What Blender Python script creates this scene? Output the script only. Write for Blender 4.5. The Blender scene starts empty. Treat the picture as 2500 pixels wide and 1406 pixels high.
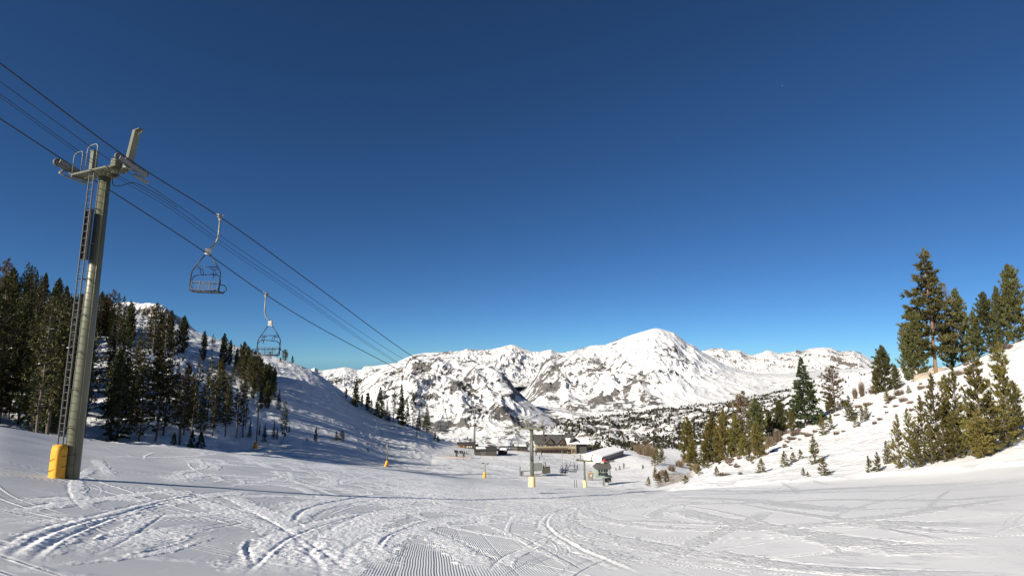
import bpy, math, random
import numpy as np
from mathutils import Vector, Matrix

# ------------------------------------------------------------------ camera, sky, sun, exposure
C = bpy.context.scene
FPX, PITCH = 1250.0, math.radians(8.0)
cam_data = bpy.data.cameras.new('camera')
cam_data.sensor_width = 36.0
cam_data.lens = 18.0
cam_data.clip_start = 0.1
cam_data.clip_end = 40000
cam = bpy.data.objects.new('camera', cam_data)
C.collection.objects.link(cam)
cam.location = (0, 0, 0)
cam.rotation_euler = (math.radians(90) + PITCH, 0, 0)
C.camera = cam

SUN_AZ, SUN_EL = math.radians(226), math.radians(26)
SUN_STRENGTH = 5.0
SKY_STRENGTH = 0.05
world = bpy.data.worlds.new('World')
C.world = world
world.use_nodes = True
wn = world.node_tree
sky = wn.nodes.new('ShaderNodeTexSky')
sky.sky_type = 'NISHITA'
sky.sun_disc = False
sky.sun_elevation = SUN_EL
sky.sun_rotation = SUN_AZ
sky.altitude = 2600
sky.air_density = 0.72
sky.dust_density = 0.0
sky.ozone_density = 1.0
bg = wn.nodes['Background']
bg.inputs['Strength'].default_value = SKY_STRENGTH
# thin, dry air of a high winter morning: deeper blue than the sea level sky model
tint = wn.nodes.new('ShaderNodeMix'); tint.data_type = 'RGBA'; tint.blend_type = 'MULTIPLY'
tint.inputs[0].default_value = 1.0
tint.inputs[7].default_value = (0.375, 0.705, 1.02, 1)
wn.links.new(sky.outputs[0], tint.inputs[6])
wn.links.new(tint.outputs[2], bg.inputs['Color'])

sun_data = bpy.data.lights.new('sun', 'SUN')
sun_data.energy = SUN_STRENGTH
sun_data.angle = math.radians(0.53)
sun_data.color = (1.0, 0.93, 0.81)
sun = bpy.data.objects.new('sun', sun_data)
C.collection.objects.link(sun)
S_DIR = Vector((math.sin(SUN_AZ) * math.cos(SUN_EL), math.cos(SUN_AZ) * math.cos(SUN_EL), math.sin(SUN_EL)))
sun.rotation_euler = S_DIR.to_track_quat('Z', 'Y').to_euler()
sun.location = (-60, -40, 60)

C.view_settings.view_transform = 'Standard'
C.view_settings.look = 'None'
C.view_settings.gamma = 1.0
C.view_settings.use_curve_mapping = False
C.view_settings.exposure = 0.72
C.cycles.max_bounces = 6
C.cycles.diffuse_bounces = 3
C.cycles.transparent_max_bounces = 8

# ------------------------------------------------------------------ helpers
CP, SP = math.cos(PITCH), math.sin(PITCH)

def dirs(px, py):
    """direction of a photograph pixel as (x/y, z/y) in the world"""
    px = np.asarray(px, float); py = np.asarray(py, float)
    vx, vz = px - 1250.0, 703.0 - py
    yy = FPX * CP - vz * SP
    zz = vz * CP + FPX * SP
    return vx / yy, zz / yy

def P(px, py, Y):
    a, b = dirs(px, py)
    return Vector((float(a) * Y, Y, float(b) * Y))

def tag(o, label=None, cat=None, group=None, kind=None):
    if label: o['label'] = label
    if cat: o['category'] = cat
    if group: o['group'] = group
    if kind: o['kind'] = kind
    return o

def link(o, parent=None):
    C.collection.objects.link(o)
    if parent is not None: o.parent = parent
    return o

def empty(name, loc, label, cat, group=None, rz=0.0):
    o = bpy.data.objects.new(name, None)
    o.empty_display_size = 0.5
    o.location = loc
    o.rotation_euler = (0, 0, rz)
    link(o)
    return tag(o, label, cat, group)

# ---- numpy gradient noise
def _hash(ix, iy, seed):
    h = (ix.astype(np.int64) * 374761393 + iy.astype(np.int64) * 668265263 + seed * 974711) & 0xffffffff
    h = ((h ^ (h >> 13)) * 1274126177) & 0xffffffff
    return ((h ^ (h >> 16)) & 0xffff) / 65536.0

def noise2(x, y, seed=0):
    x = np.asarray(x, float); y = np.asarray(y, float)
    ix, iy = np.floor(x), np.floor(y)
    fx, fy = x - ix, y - iy
    ux, uy = fx * fx * fx * (fx * (fx * 6 - 15) + 10), fy * fy * fy * (fy * (fy * 6 - 15) + 10)
    def g(dx, dy):
        a = _hash(ix + dx, iy + dy, seed) * 2 * np.pi
        return np.cos(a) * (fx - dx) + np.sin(a) * (fy - dy)
    a = g(0, 0) * (1 - ux) + g(1, 0) * ux
    b = g(0, 1) * (1 - ux) + g(1, 1) * ux
    return (a * (1 - uy) + b * uy) * 1.5

def fbm(x, y, oct=4, seed=0, gain=0.5):
    s, a, f = 0.0, 1.0, 1.0
    for k in range(oct):
        s = s + a * noise2(x * f + 17.3 * k, y * f - 9.1 * k, seed + k)
        a *= gain; f *= 2.03
    return s

def ridged(x, y, oct=4, seed=0, gain=0.55):
    s, a, f, w = 0.0, 1.0, 1.0, 1.0
    for k in range(oct):
        n = 1 - np.abs(noise2(x * f + 11.7 * k, y * f + 5.3 * k, seed + k)) * 1.6
        n = np.clip(n, 0, 1) ** 2 * w
        w = np.clip(n * 1.6, 0, 1)
        s = s + a * n
        a *= gain; f *= 2.07
    return s

def smooth(a, b, x):
    t = np.clip((x - a) / (b - a), 0, 1)
    return t * t * (3 - 2 * t)

def pchip_cols(R, Z, q):
    """R,Z: (K,N) knots per column (R increasing), q: (M,) radii -> (M,N) monotone cubic"""
    K, N = R.shape
    h = np.diff(R, axis=0); d = np.diff(Z, axis=0) / h
    m = np.zeros_like(Z)
    w1 = 2 * h[1:] + h[:-1]; w2 = h[1:] + 2 * h[:-1]
    same = d[:-1] * d[1:] > 0
    with np.errstate(divide='ignore', invalid='ignore'):
        hm = (w1 + w2) / (w1 / d[:-1] + w2 / d[1:])
    m[1:-1] = np.where(same, hm, 0.0)
    m[0] = d[0]; m[-1] = d[-1]
    out = np.empty((len(q), N))
    for j in range(N):
        r = R[:, j]
        k = np.clip(np.searchsorted(r, q, side='right') - 1, 0, K - 2)
        t = np.clip((q - r[k]) / h[k, j], 0, 1)
        z0, z1, m0, m1, hh = Z[k, j], Z[k + 1, j], m[k, j], m[k + 1, j], h[k, j]
        out[:, j] = ((1 + 2 * t) * (1 - t) ** 2) * z0 + t * (1 - t) ** 2 * hh * m0 + t * t * (3 - 2 * t) * z1 + t * t * (t - 1) * hh * m1
    return out

def grid_mesh(name, X, Y, Z, attrs=None, smooth_shade=True):
    M, N = X.shape
    co = np.stack([X, Y, Z], -1).reshape(-1, 3).astype(np.float32)
    idx = np.arange(M * N).reshape(M, N)
    f = np.stack([idx[:-1, :-1], idx[:-1, 1:], idx[1:, 1:], idx[1:, :-1]], -1).reshape(-1, 4).astype(np.int32)
    me = bpy.data.meshes.new(name)
    me.vertices.add(len(co)); me.vertices.foreach_set('co', co.ravel())
    me.loops.add(f.size); me.loops.foreach_set('vertex_index', f.ravel())
    me.polygons.add(len(f))
    me.polygons.foreach_set('loop_start', np.arange(0, f.size, 4, dtype=np.int32))
    me.polygons.foreach_set('use_smooth', np.full(len(f), smooth_shade, bool))
    me.update(calc_edges=True)
    for k, v in (attrs or {}).items():
        a = me.attributes.new(k, 'FLOAT', 'POINT')
        a.data.foreach_set('value', v.reshape(-1).astype(np.float32))
    return me

# ---- node helper
class NT:
    def __init__(s, name):
        s.m = bpy.data.materials.new(name); s.m.use_nodes = True
        s.t = s.m.node_tree; s.b = s.t.nodes['Principled BSDF']
        s.b.inputs['Specular IOR Level'].default_value = 0.2
    def n(s, typ, **kw):
        nd = s.t.nodes.new(typ)
        for k, v in kw.items():
            if k.startswith('i_'):
                nd.inputs[k[2:].replace('_', ' ')].default_value = v
            else: setattr(nd, k, v)
        return nd
    def l(s, a, b): s.t.links.new(a, b)
    def attr(s, name): return s.n('ShaderNodeAttribute', attribute_name=name).outputs['Fac']
    def math(s, op, a, b=None, clamp=False):
        nd = s.n('ShaderNodeMath', operation=op, use_clamp=clamp)
        for i, v in enumerate((a, b)):
            if v is None: continue
            if isinstance(v, (int, float)): nd.inputs[i].default_value = v
            else: s.l(v, nd.inputs[i])
        return nd.outputs[0]
    def noise(s, scale, detail=3, rough=0.55, vec=None, dist=0.0):
        nd = s.n('ShaderNodeTexNoise')
        nd.inputs['Scale'].default_value = scale; nd.inputs['Detail'].default_value = detail
        nd.inputs['Roughness'].default_value = rough; nd.inputs['Distortion'].default_value = dist
        if vec is not None: s.l(vec, nd.inputs['Vector'])
        return nd.outputs['Fac']
    def ramp(s, fac, a, b):
        nd = s.n('ShaderNodeMapRange', interpolation_type='SMOOTHSTEP')
        nd.inputs['From Min'].default_value = a; nd.inputs['From Max'].default_value = b
        s.l(fac, nd.inputs['Value']); return nd.outputs[0]
    def mix(s, fac, a, b):
        nd = s.n('ShaderNodeMix', data_type='RGBA')
        if isinstance(fac, (int, float)): nd.inputs[0].default_value = fac
        else: s.l(fac, nd.inputs[0])
        for i, v in ((6, a), (7, b)):
            if isinstance(v, tuple): nd.inputs[i].default_value = (*v, 1)
            else: s.l(v, nd.inputs[i])
        return nd.outputs[2]
    def mapping(s, scale, rot=(0, 0, 0), vec=None):
        mp = s.n('ShaderNodeMapping'); mp.inputs['Scale'].default_value = scale; mp.inputs['Rotation'].default_value = rot
        if vec is None: vec = s.n('ShaderNodeNewGeometry').outputs['Position']
        s.l(vec, mp.inputs['Vector']); return mp.outputs[0]
    def bump(s, height, dist, strength=1.0, normal=None):
        nd = s.n('ShaderNodeBump'); nd.inputs['Distance'].default_value = dist; nd.inputs['Strength'].default_value = strength
        s.l(height, nd.inputs['Height'])
        if normal is not None: s.l(normal, nd.inputs['Normal'])
        return nd.outputs[0]
    def color(s, v):
        if isinstance(v, tuple): s.b.inputs['Base Color'].default_value = (*v, 1)
        else: s.l(v, s.b.inputs['Base Color'])
    def rough(s, v): s.b.inputs['Roughness'].default_value = v

# ------------------------------------------------------------------ terrain (one heightfield round the place)
def bowl(x, y):
    c = np.where(x < 0, 0.125, 0.095)
    return -1.65 - 0.219 * y + c * (np.sqrt(x * x + 36) - 6)

# contour lines of the place: (photo column, photo row, distance ahead); near to far
CURVES = [
 [(-900,1010,40),(0,1041,47),(200,1073,58),(500,1097,76),(700,1118,86),(800,1130,92),(950,1147,94),(1160,1178,86),(1300,1189,78),(1430,1195,72),(1560,1197,56),(1640,1196,45),(1900,1181,41),(2200,1158,37),(2500,1130,32),(3300,1050,27)],
 [(-900,1006,58),(0,1043,66),(200,1077,73),(500,1101,90),(700,1121,100),(800,1132,108),(950,1144,118),(1160,1179,108),(1300,1193,98),(1430,1197,92),(1560,1198,76),(1640,1186,58),(1900,1150,53),(2200,1105,48),(2500,1045,43),(3300,930,37)],
 [(-900,985,75),(0,1033,87),(200,1064,90),(400,1085,94),(500,1094,102),(625,1095,124),(800,1118,130),(950,1137,148),(1060,1148,150),(1183,1166,142),(1300,1168,148),(1470,1187,122),(1580,1188,100),(1700,1162,78),(1900,1097,73),(2200,1040,65),(2500,955,58),(3300,800,50)],
 [(-900,800,150),(0,870,150),(200,862,152),(300,850,160),(450,910,155),(620,975,165),(720,1012,172),(850,1055,182),(950,1090,195),(1060,1108,205),(1160,1112,215),(1300,1113,222),(1430,1132,215),(1530,1130,210),(1590,1163,150),(1700,1150,106),(1900,1060,100),(2130,965,95),(2300,905,90),(2500,826,82),(3300,500,75)],
 [(-900,640,240),(0,720,250),(300,760,260),(420,790,255),(480,812,250),(620,862,240),(700,880,240),(770,907,240),(860,975,240),(950,1020,240),(1030,1053,240),(1070,1080,245),(1160,1089,265),(1300,1099,262),(1430,1101,262),(1530,1099,262),(1600,1125,210),(1700,1175,150),(1900,1110,145),(2130,1020,140),(2300,970,135),(2500,900,130),(3300,700,120)],
 [(-900,700,330),(0,780,330),(300,820,340),(620,905,340),(860,1005,340),(1030,1075,330),(1160,1096,330),(1300,1106,300),(1430,1104,310),(1530,1100,320),(1700,1090,330),(1900,1060,330),(2130,1000,330),(2500,960,330),(3300,800,320)],
 [(-900,760,500),(300,900,500),(860,1040,500),(1030,1082,500),(1160,1086,480),(1300,1082,450),(1430,1068,470),(1530,1068,500),(1700,1040,520),(1900,1005,560),(2130,940,600),(2500,900,600),(3300,850,600)],
 [(-900,780,900),(860,1060,900),(1030,1075,900),(1160,1078,800),(1300,1060,700),(1400,1034,800),(1480,1022,900),(1600,1008,1000),(1750,987,1050),(1900,958,1000),(2000,926,950),(2100,906,900),(2300,900,900),(2500,890,900),(3300,880,900)],
 [(-900,860,1500),(860,1075,1500),(1160,1080,1300),(1300,1070,1100),(1480,1045,1400),(1750,1010,1500),(1900,985,1500),(2100,930,1400),(2500,920,1400),(3300,900,1400)],
]
AZ = np.radians(np.concatenate([np.linspace(-88, -51, 38), np.linspace(-50, 50, 1041), np.linspace(51, 88, 38)]))
RR = np.concatenate([np.geomspace(2.5, 6, 24)[:-1], np.geomspace(6, 32, 430)[:-1], np.geomspace(32, 116, 430)[:-1], np.geomspace(116, 300, 170)[:-1], np.geomspace(300, 1900, 110)])
kr, kz = [], []
for Y0 in (2.0, 6.0, 11.0, 18.0):
    # the groomed bowl close to the camera
    r = np.full_like(AZ, Y0); x, y = r * np.sin(AZ), r * np.cos(AZ)
    kr.append(r); kz.append(bowl(x, y))
for cv in CURVES:
    a = np.array(cv, float)
    u, v = dirs(a[:, 0], a[:, 1])
    az = np.arctan(u); r = a[:, 2] / np.cos(az); z = v * a[:, 2]
    kr.append(np.exp(np.interp(AZ, az, np.log(r)))); kz.append(np.interp(AZ, az, z))
KR, KZ = np.array(kr), np.array(kz)
# soften the contour corners between columns
ker = np.exp(-0.5 * (np.arange(-24, 25) / 9.0) ** 2); ker /= ker.sum()
for A in (KR, KZ):
    for i in range(4, len(A)):
        A[i, 38:1079] = np.convolve(np.pad(A[i, 38:1079], 24, mode='edge'), ker, 'valid')
TZ = pchip_cols(KR, KZ, RR)
TA, TR = np.meshgrid(AZ, RR)
TX, TY = TR * np.sin(TA), TR * np.cos(TA)
PXC = 1250 + 1270 * np.tan(TA)          # photo column of each grid column (for regions)

# relief: rolling snow, moguls on the left hill, rough boulders beyond the base area
far = smooth(95, 140, TR)
TZ += far * (1 - smooth(260, 420, TR)) * 0.35 * fbm(TX / 22, TY / 22, 3, 5)
mog = smooth(110, 150, TR) * (1 - smooth(330, 400, TR)) * smooth(0, 8, -(TX + 0.17 * TY) + 10)
mn = ridged(TX / 4.2 + 0.3 * fbm(TX / 9, TY / 9, 2, 8), TY / 4.2, 2, 21)
TZ += mog * (mn - 0.6) * (0.10 + 0.16 * smooth(170, 235, TR))
rh = smooth(42, 60, TR) * (1 - smooth(120, 150, TR)) * smooth(0.25, 0.40, np.tan(TA))
TZ += rh * (0.25 * fbm(TX / 5, TY / 5, 4, 31) + 0.35 * fbm(TX / 17, TY / 17, 2, 33))
lf = smooth(80, 100, TR) * (1 - smooth(240, 300, TR)) * smooth(-0.35, -0.5, np.tan(TA))
TZ += lf * 0.7 * fbm(TX / 8, TY / 8, 4, 35)
rocky = smooth(300, 420, TR) * (1 - smooth(1000, 1300, TR) * 0.5)
TZ += rocky * (5.0 * fbm(TX / 60, TY / 60, 5, 41) + 3.5 * (ridged(TX / 35, TY / 35, 3, 44) - 0.6))
TZ += (1 - smooth(70, 100, TR)) * 0.05 * fbm(TX / 6, TY / 6, 2, 51) * smooth(5, 9, TR)
EDGE = KR[4]                              # range of the edge of the groomed slope, per column
bankm = np.exp(-((TR - EDGE[None, :] * 1.0) / 0.7) ** 2) * smooth(0.27, 0.33, np.tan(TA))
TZ += bankm * (0.16 + 0.25 * np.clip(fbm(TX / 1.3, TY / 1.3, 3, 55), -0.4, 1))

LR = np.log(RR)
def _ri(r):
    return np.interp(np.log(np.maximum(r, RR[0])), LR, np.arange(len(RR)))
def gz(x, y):
    """height of the snow under (x, y)"""
    az = math.atan2(x, y); r = math.hypot(x, y)
    fj = float(np.interp(az, AZ, np.arange(len(AZ)))); fi = float(_ri(r))
    i, j = min(int(fi), len(RR) - 2), min(int(fj), len(AZ) - 2)
    a, b = fi - i, fj - j
    return float((TZ[i, j] * (1 - b) + TZ[i, j + 1] * b) * (1 - a) + (TZ[i + 1, j] * (1 - b) + TZ[i + 1, j + 1] * b) * a)
def ground(px, py, rmin=5.0, ymin=None):
    """first point of the snow seen at a photograph pixel"""
    u, v = dirs(px, py)
    az = math.atan(float(u)); c = math.cos(az)
    fj = float(np.interp(az, AZ, np.arange(len(AZ)))); j = min(int(fj), len(AZ) - 2); b = fj - j
    col = TZ[:, j] * (1 - b) + TZ[:, j + 1] * b
    d = col - RR * c * float(v)
    if ymin is not None: rmin = ymin / c
    ok = np.where((d >= 0) & (RR > rmin))[0]
    if len(ok) == 0:
        # just above the last silhouette: take the grazing point nearest to the ray
        sel = (RR > rmin) & (RR < 700)
        k = np.where(sel)[0][np.argmax((d / RR)[sel])]
        r = RR[k]
    else:
        k = ok[0]
        if k == 0 or d[k - 1] >= 0: r = RR[k]
        else:
            t = d[k - 1] / (d[k - 1] - d[k]); r = RR[k - 1] + (RR[k] - RR[k - 1]) * t
    x, y = r * math.sin(az), r * c
    return Vector((x, y, gz(x, y)))

# ------------------------------------------------------------------ ski tracks pressed into the groomed slope
NR = int(np.searchsorted(RR, 118))
J0, J1 = 38, 1079                       # the fine columns
sX, sY = TX[:NR, J0:J1], TY[:NR, J0:J1]
dH = np.zeros_like(sX); churn = np.zeros_like(sX); groove = np.zeros_like(sX)
az0, daz = AZ[J0], AZ[J0 + 1] - AZ[J0]
fineN = fbm(sX / 0.16, sY / 0.16, 2, 61); coarseN = fbm(sX / 0.7, sY / 0.7, 3, 63)
def resample(pts):
    pts = np.array(pts, float)
    t = np.r_[0, np.cumsum(np.hypot(*np.diff(pts, axis=0).T))]
    # smooth curve through the points
    tt = np.linspace(0, t[-1], max(20, int(t[-1] / 0.15)))
    m = np.gradient(pts, t, axis=0)
    k = np.clip(np.searchsorted(t, tt, side='right') - 1, 0, len(t) - 2)
    h = (t[k + 1] - t[k])[:, None]; s = ((tt - t[k])[:, None]) / h
    q = (2*s**3-3*s**2+1)*pts[k] + (s**3-2*s**2+s)*h*m[k] + (-2*s**3+3*s**2)*pts[k+1] + (s**3-s**2)*h*m[k+1]
    out = [q[0]]
    for p in q[1:]:
        if np.hypot(*(p - out[-1])) >= max(0.03, 0.0055 * np.hypot(*p)): out.append(p)
    return np.array(out)
def press(pts, w, depth, rough, side=1, fade=True):
    q = resample(pts)
    if len(q) < 4: return
    tang = np.gradient(q, axis=0); tang /= np.maximum(np.linalg.norm(tang, axis=1, keepdims=True), 1e-6)
    D = np.full(sX.shape, 99.0, np.float32); A = np.zeros(sX.shape, np.float32)
    r = np.hypot(q[:, 0], q[:, 1]); az = np.arctan2(q[:, 0], q[:, 1])
    reach = 3.2 * w
    for i in range(len(q)):
        if r[i] > 112 or r[i] < 5: continue
        i0, i1 = np.searchsorted(RR, [r[i] - reach, r[i] + reach]); i1 = min(i1 + 1, NR); i0 = max(0, i0 - 1)
        jc = (az[i] - az0) / daz; jw = reach / r[i] / daz + 1
        j0, j1 = max(0, int(jc - jw)), min(sX.shape[1], int(jc + jw) + 2)
        if j0 >= j1 or i0 >= i1: continue
        dx = sX[i0:i1, j0:j1] - q[i, 0]; dy = sY[i0:i1, j0:j1] - q[i, 1]
        al = np.abs(dx * tang[i, 0] + dy * tang[i, 1]); la = dx * tang[i, 1] - dy * tang[i, 0]
        st = max(0.05, 0.012 * r[i])
        win = D[i0:i1, j0:j1]
        hit = (al < st) & (np.abs(la) < np.abs(win))
        win[hit] = la[hit]
        f = min(1.0, i / 12, (len(q) - 1 - i) / 12) if fade else 1.0
        A[i0:i1, j0:j1][hit] = f
    sel = np.abs(D) < reach
    d = D[sel] * side / w; a = A[sel]
    n1, n2 = fineN[sel], coarseN[sel]
    if rough < 0.5:      # a carved edge: clean groove with a thrown rim
        dH[sel] += a * 0.55 * depth * (-np.exp(-(d / 0.7) ** 2) + 0.6 * np.exp(-((d - 1.5) / 0.5) ** 2) * (0.8 + 0.8 * n1))
        groove[sel] = np.maximum(groove[sel], a * np.exp(-(d / 0.8) ** 2))
        churn[sel] = np.maximum(churn[sel], a * 0.6 * np.exp(-((d - 1.2) / 0.9) ** 2))
    else:                # a skidded band of loose snow
        body = np.clip((1.12 - np.abs(d) + 0.5 * n2 + 0.35 * n1) * 2.2, 0, 1)
        body = body * body * (3 - 2 * body)
        churn[sel] = np.maximum(churn[sel], a * body)
        dH[sel] += a * 0.42 * depth * (0.8 * np.exp(-((d - 1.05) / 0.22) ** 2) * (0.7 + n2) - 1.1 * np.exp(-((d + 1.0) / 0.16) ** 2) + 0.4 * body * n1)
def gp(pts):
    return [tuple(ground(x, y)[:2]) for x, y in pts]
TRACKS = [
 (.10,.055,0,1,[(10,1371),(52,1335),(113,1302),(189,1276),(275,1257),(361,1233),(430,1216),(516,1204)]),
 (.08,.05,0,1,[(69,1374),(93,1350),(131,1323),(193,1295),(268,1266),(344,1244),(413,1226)]),
 (.42,.03,1,1,[(30,1372),(95,1325),(170,1288),(268,1262),(361,1237),(430,1220),(520,1207),(640,1198)]),
 (.22,.03,1,1,[(389,1247),(344,1275),(292,1305),(241,1331),(172,1357)]),
 (.16,.04,1,1,[(550,1305),(482,1319),(413,1340),(310,1359),(206,1371),(60,1382)]),
 (.5,.035,1,1,[(389,1185),(482,1220),(568,1250),(636,1281),(688,1312),(740,1357),(788,1405)]),
 (.4,.03,1,-1,[(550,1206),(619,1237),(671,1261),(719,1285),(774,1323),(826,1367),(850,1420)]),
 (.45,.03,1,1,[(0,1223),(103,1221),(206,1216),(310,1219),(447,1225),(560,1236)]),
 (.3,.03,1,1,[(0,1254),(69,1244),(155,1230),(241,1219),(350,1205),(450,1197)]),
 (.35,.03,1,1,[(0,1281),(69,1276),(172,1268),(310,1261),(447,1257),(550,1250),(688,1237)]),
 (.5,.03,1,1,[(172,1350),(275,1330),(378,1309),(482,1288),(560,1284)]),
 (.10,.05,0,-1,[(716,1280),(729,1254),(774,1233),(860,1216),(950,1205)]),
 (.6,.035,1,-1,[(700,1275),(735,1250),(785,1234),(870,1219),(960,1207)]),
 (.07,.04,0,1,[(595,1405),(636,1367),(688,1323),(757,1292),(860,1261),(1000,1243),(1150,1234)]),
 (.7,.03,1,1,[(640,1405),(690,1350),(745,1303),(860,1267),(1000,1248),(1150,1238)]),
 (.07,.06,0,1,[(620,1312),(604,1333),(611,1357),(619,1383)]),
 (.75,.035,1,1,[(848,1390),(845,1348),(862,1300),(903,1273),(955,1252),(1041,1240),(1150,1228)]),
 (.07,.05,0,1,[(920,1341),(948,1307),(1000,1285),(1058,1267),(1127,1255),(1213,1248),(1282,1242),(1385,1231),(1481,1218),(1515,1207)]),
 (.55,.03,1,1,[(905,1390),(912,1345),(950,1312),(1005,1290),(1062,1272),(1140,1258)]),
 (.42,.035,1,1,[(1006,1286),(1058,1307),(1110,1334),(1161,1365),(1213,1400)]),
 (.07,.05,0,-1,[(1500,1212),(1402,1233),(1350,1252),(1334,1273),(1348,1297),(1402,1331),(1471,1362),(1557,1400)]),
 (.5,.035,1,-1,[(1440,1232),(1365,1253),(1346,1275),(1362,1297),(1416,1329),(1490,1360),(1580,1396)]),
 (.35,.03,1,1,[(1430,1229),(1430,1249),(1488,1269),(1591,1285),(1660,1290),(1812,1293)]),
 (.6,.03,1,1,[(1395,1240),(1375,1265),(1400,1290),(1470,1310),(1557,1327),(1660,1350),(1760,1380)]),
 (.18,.04,1,1,[(1213,1400),(1247,1359),(1292,1338),(1333,1317),(1370,1298),(1420,1275)]),
 (.55,.035,1,1,[(1640,1242),(1743,1266),(1846,1283),(1950,1300),(2053,1317),(2190,1335),(2500,1345)]),
 (.4,.03,1,-1,[(1640,1290),(1812,1293),(1950,1283),(2087,1269),(2225,1252),(2362,1231),(2500,1214)]),
 (.25,.03,1,1,[(1846,1238),(1950,1252),(2070,1269),(2190,1286),(2328,1300),(2500,1317)]),
 (.38,.035,1,1,[(1640,1341),(1726,1348),(1846,1369),(1984,1386),(2156,1396),(2500,1410)]),
 (.3,.035,1,1,[(1870,1247),(1860,1255),(1829,1273),(1778,1290),(1709,1321),(1640,1352),(1580,1385)]),
 (.6,.03,1,1,[(2000,1270),(2087,1273),(2225,1278),(2362,1280),(2500,1280)]),
 (.10,.03,0,1,[(2087,1304),(2225,1302),(2362,1290),(2500,1283)]),
 (.8,.03,1,1,[(1640,1232),(1780,1228),(1984,1221),(2190,1221),(2362,1218),(2500,1204)]),
 (.8,.025,1,1,[(1500,1218),(1660,1215),(1846,1222),(2000,1240),(2150,1246)]),
 (.3,.02,1,1,[(1900,1238),(2100,1243),(2300,1237),(2500,1225)]),
 (.9,.02,1,1,[(1700,1208),(1900,1200),(2200,1186),(2500,1166)]),
 (.8,.04,1,1,[(200,1171),(250,1170),(300,1174),(350,1180)]),
 (.22,.05,1,1,[(-40,1138),(0,1143),(60,1152),(118,1159)]),
 (.25,.03,1,1,[(560,1130),(510,1122),(500,1140),(440,1158),(460,1172),(520,1185)]),
 (.6,.03,1,1,[(720,1176),(560,1160),(460,1162),(432,1172),(470,1186)]),
 (.3,.03,1,1,[(240,1118),(252,1140),(280,1168)]),
 (.5,.03,1,1,[(900,1236),(860,1224),(760,1226),(690,1240)]),
 (.12,.03,1,1,[(1120,1256),(1160,1268),(1240,1300),(1330,1345),(1420,1400)]),
 (.10,.03,1,1,[(1290,1262),(1345,1290),(1420,1340)]),
]
for w, dep, ro, side, pts in TRACKS:
    press(gp(pts), w, dep, ro, side)
rng = np.random.RandomState(7)
for k in range(150):                    # linked S turns lower down the slope
    y = rng.uniform(20, 66); x = rng.uniform(-0.62, 0.26) * y + rng.uniform(-4, 4)
    amp = rng.uniform(1.2, 4.2); wl = rng.uniform(9, 20); ph = rng.uniform(0, 6.28)
    hx, hy = rng.uniform(-0.15, 0.35), 1.0
    L = rng.uniform(22, 60)
    t = np.arange(0, L, 1.2)
    px_ = x + hx * t + amp * np.sin(t * 6.283 / wl + ph) * np.minimum(1, t / 6); py_ = y + hy * t + 0.35 * amp * np.sin(2 * (t * 6.283 / wl + ph))
    press(np.stack([px_, py_], 1), rng.choice([0.13, 0.18, 0.26, 0.40]) * (0.75 + y / 75), rng.uniform(.02, .04), 1, rng.choice([-1, 1]))
for k in range(60):                     # straight runs
    y = rng.uniform(9, 50); x = rng.uniform(-0.8, 0.85) * y
    a = rng.uniform(-1.1, 0.9); L = rng.uniform(15, 45)
    t = np.linspace(0, L, 8)
    bend = rng.uniform(-0.010, 0.010)
    press(np.stack([x + np.sin(a + bend * t) * t, y + np.cos(a + bend * t) * t * 0.9], 1), rng.choice([0.05, 0.09, 0.22]), rng.uniform(.012, .025), 1, 1)
for k in range(46):                     # pairs of thin ski lines
    y = rng.uniform(7, 26); x = rng.uniform(-0.9, 0.95) * y
    a = rng.uniform(-1.2, 1.2); L = rng.uniform(8, 22); bend = rng.uniform(-0.05, 0.05)
    t = np.linspace(0, L, 10)
    bx_, by_ = x + np.sin(a + bend * t) * t, y + np.cos(a + bend * t) * t * 0.8
    gap = rng.uniform(.10, .22)
    for q in (-gap, gap):
        press(np.stack([bx_ + q * np.cos(a), by_ - q * np.sin(a)], 1), rng.uniform(.022, .038), .02, 0, rng.choice([-1, 1]))
scuff = np.clip(1.3 * fbm(sX / 2.4, sY / 3.6, 3, 71) - 0.35, 0, 1) * smooth(7, 13, np.hypot(sX, sY)) * (1 - smooth(14, 24, sY)) * 0.45
scuff += (1 - 0.8 * smooth(14, 26, sY)) * np.clip(1.6 * fbm(sX / 0.9, sY / 0.9, 3, 73) * (0.4 + fbm(sX / 6, sY / 6, 2, 75)) - 0.2, 0, 1) * 0.6
churn = np.clip(np.maximum(churn, scuff), 0, 1)
inside = (TR[:NR, J0:J1] < EDGE[None, J0:J1] - 0.3)
for A_ in (dH, churn, groove): A_ *= inside
TZ[:NR, J0:J1] += dH + churn * 0.006 * fineN

def full(a, fill=0.0):
    o = np.full(TX.shape, fill); o[:NR, J0:J1] = a; return o
A_churn = full(churn); A_groom = full(np.where(inside, np.clip(1 - 1.8 * churn, 0, 1) * (1 - smooth(14, 24, sY)) * smooth(-0.42, -0.22, sX / sY) * (1 - smooth(0.35, 0.62, sX / sY)), 0))
sun_tone = smooth(-0.28, 0.36, TX / np.maximum(TY, 0.5) + 0.10 * fbm(TX / 5, TY / 9, 3, 81))  # sunlight put into the snow colour: right side lighter, left greyer
A_rock = smooth(300, 380, TR) * (0.55 + 0.25 * smooth(1350, 1450, PXC) - 0.9 * smooth(1880, 1980, PXC))
A_rock = np.clip(A_rock, 0, 1)
A_brush = smooth(1572, 1600, PXC) * (1 - smooth(1668, 1712, PXC)) * smooth(70, 84, TR) * (1 - smooth(150, 175, TR))
A_brush += 0.75 * smooth(1540, 1555, PXC) * (1 - smooth(1590, 1610, PXC)) * smooth(205, 225, TR) * (1 - smooth(300, 330, TR))
A_brush += 0.56 * smooth(1690, 1760, PXC) * smooth(62, 84, TR) * (1 - smooth(118, 132, TR)) * (1 - smooth(2480, 2560, PXC))
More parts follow.
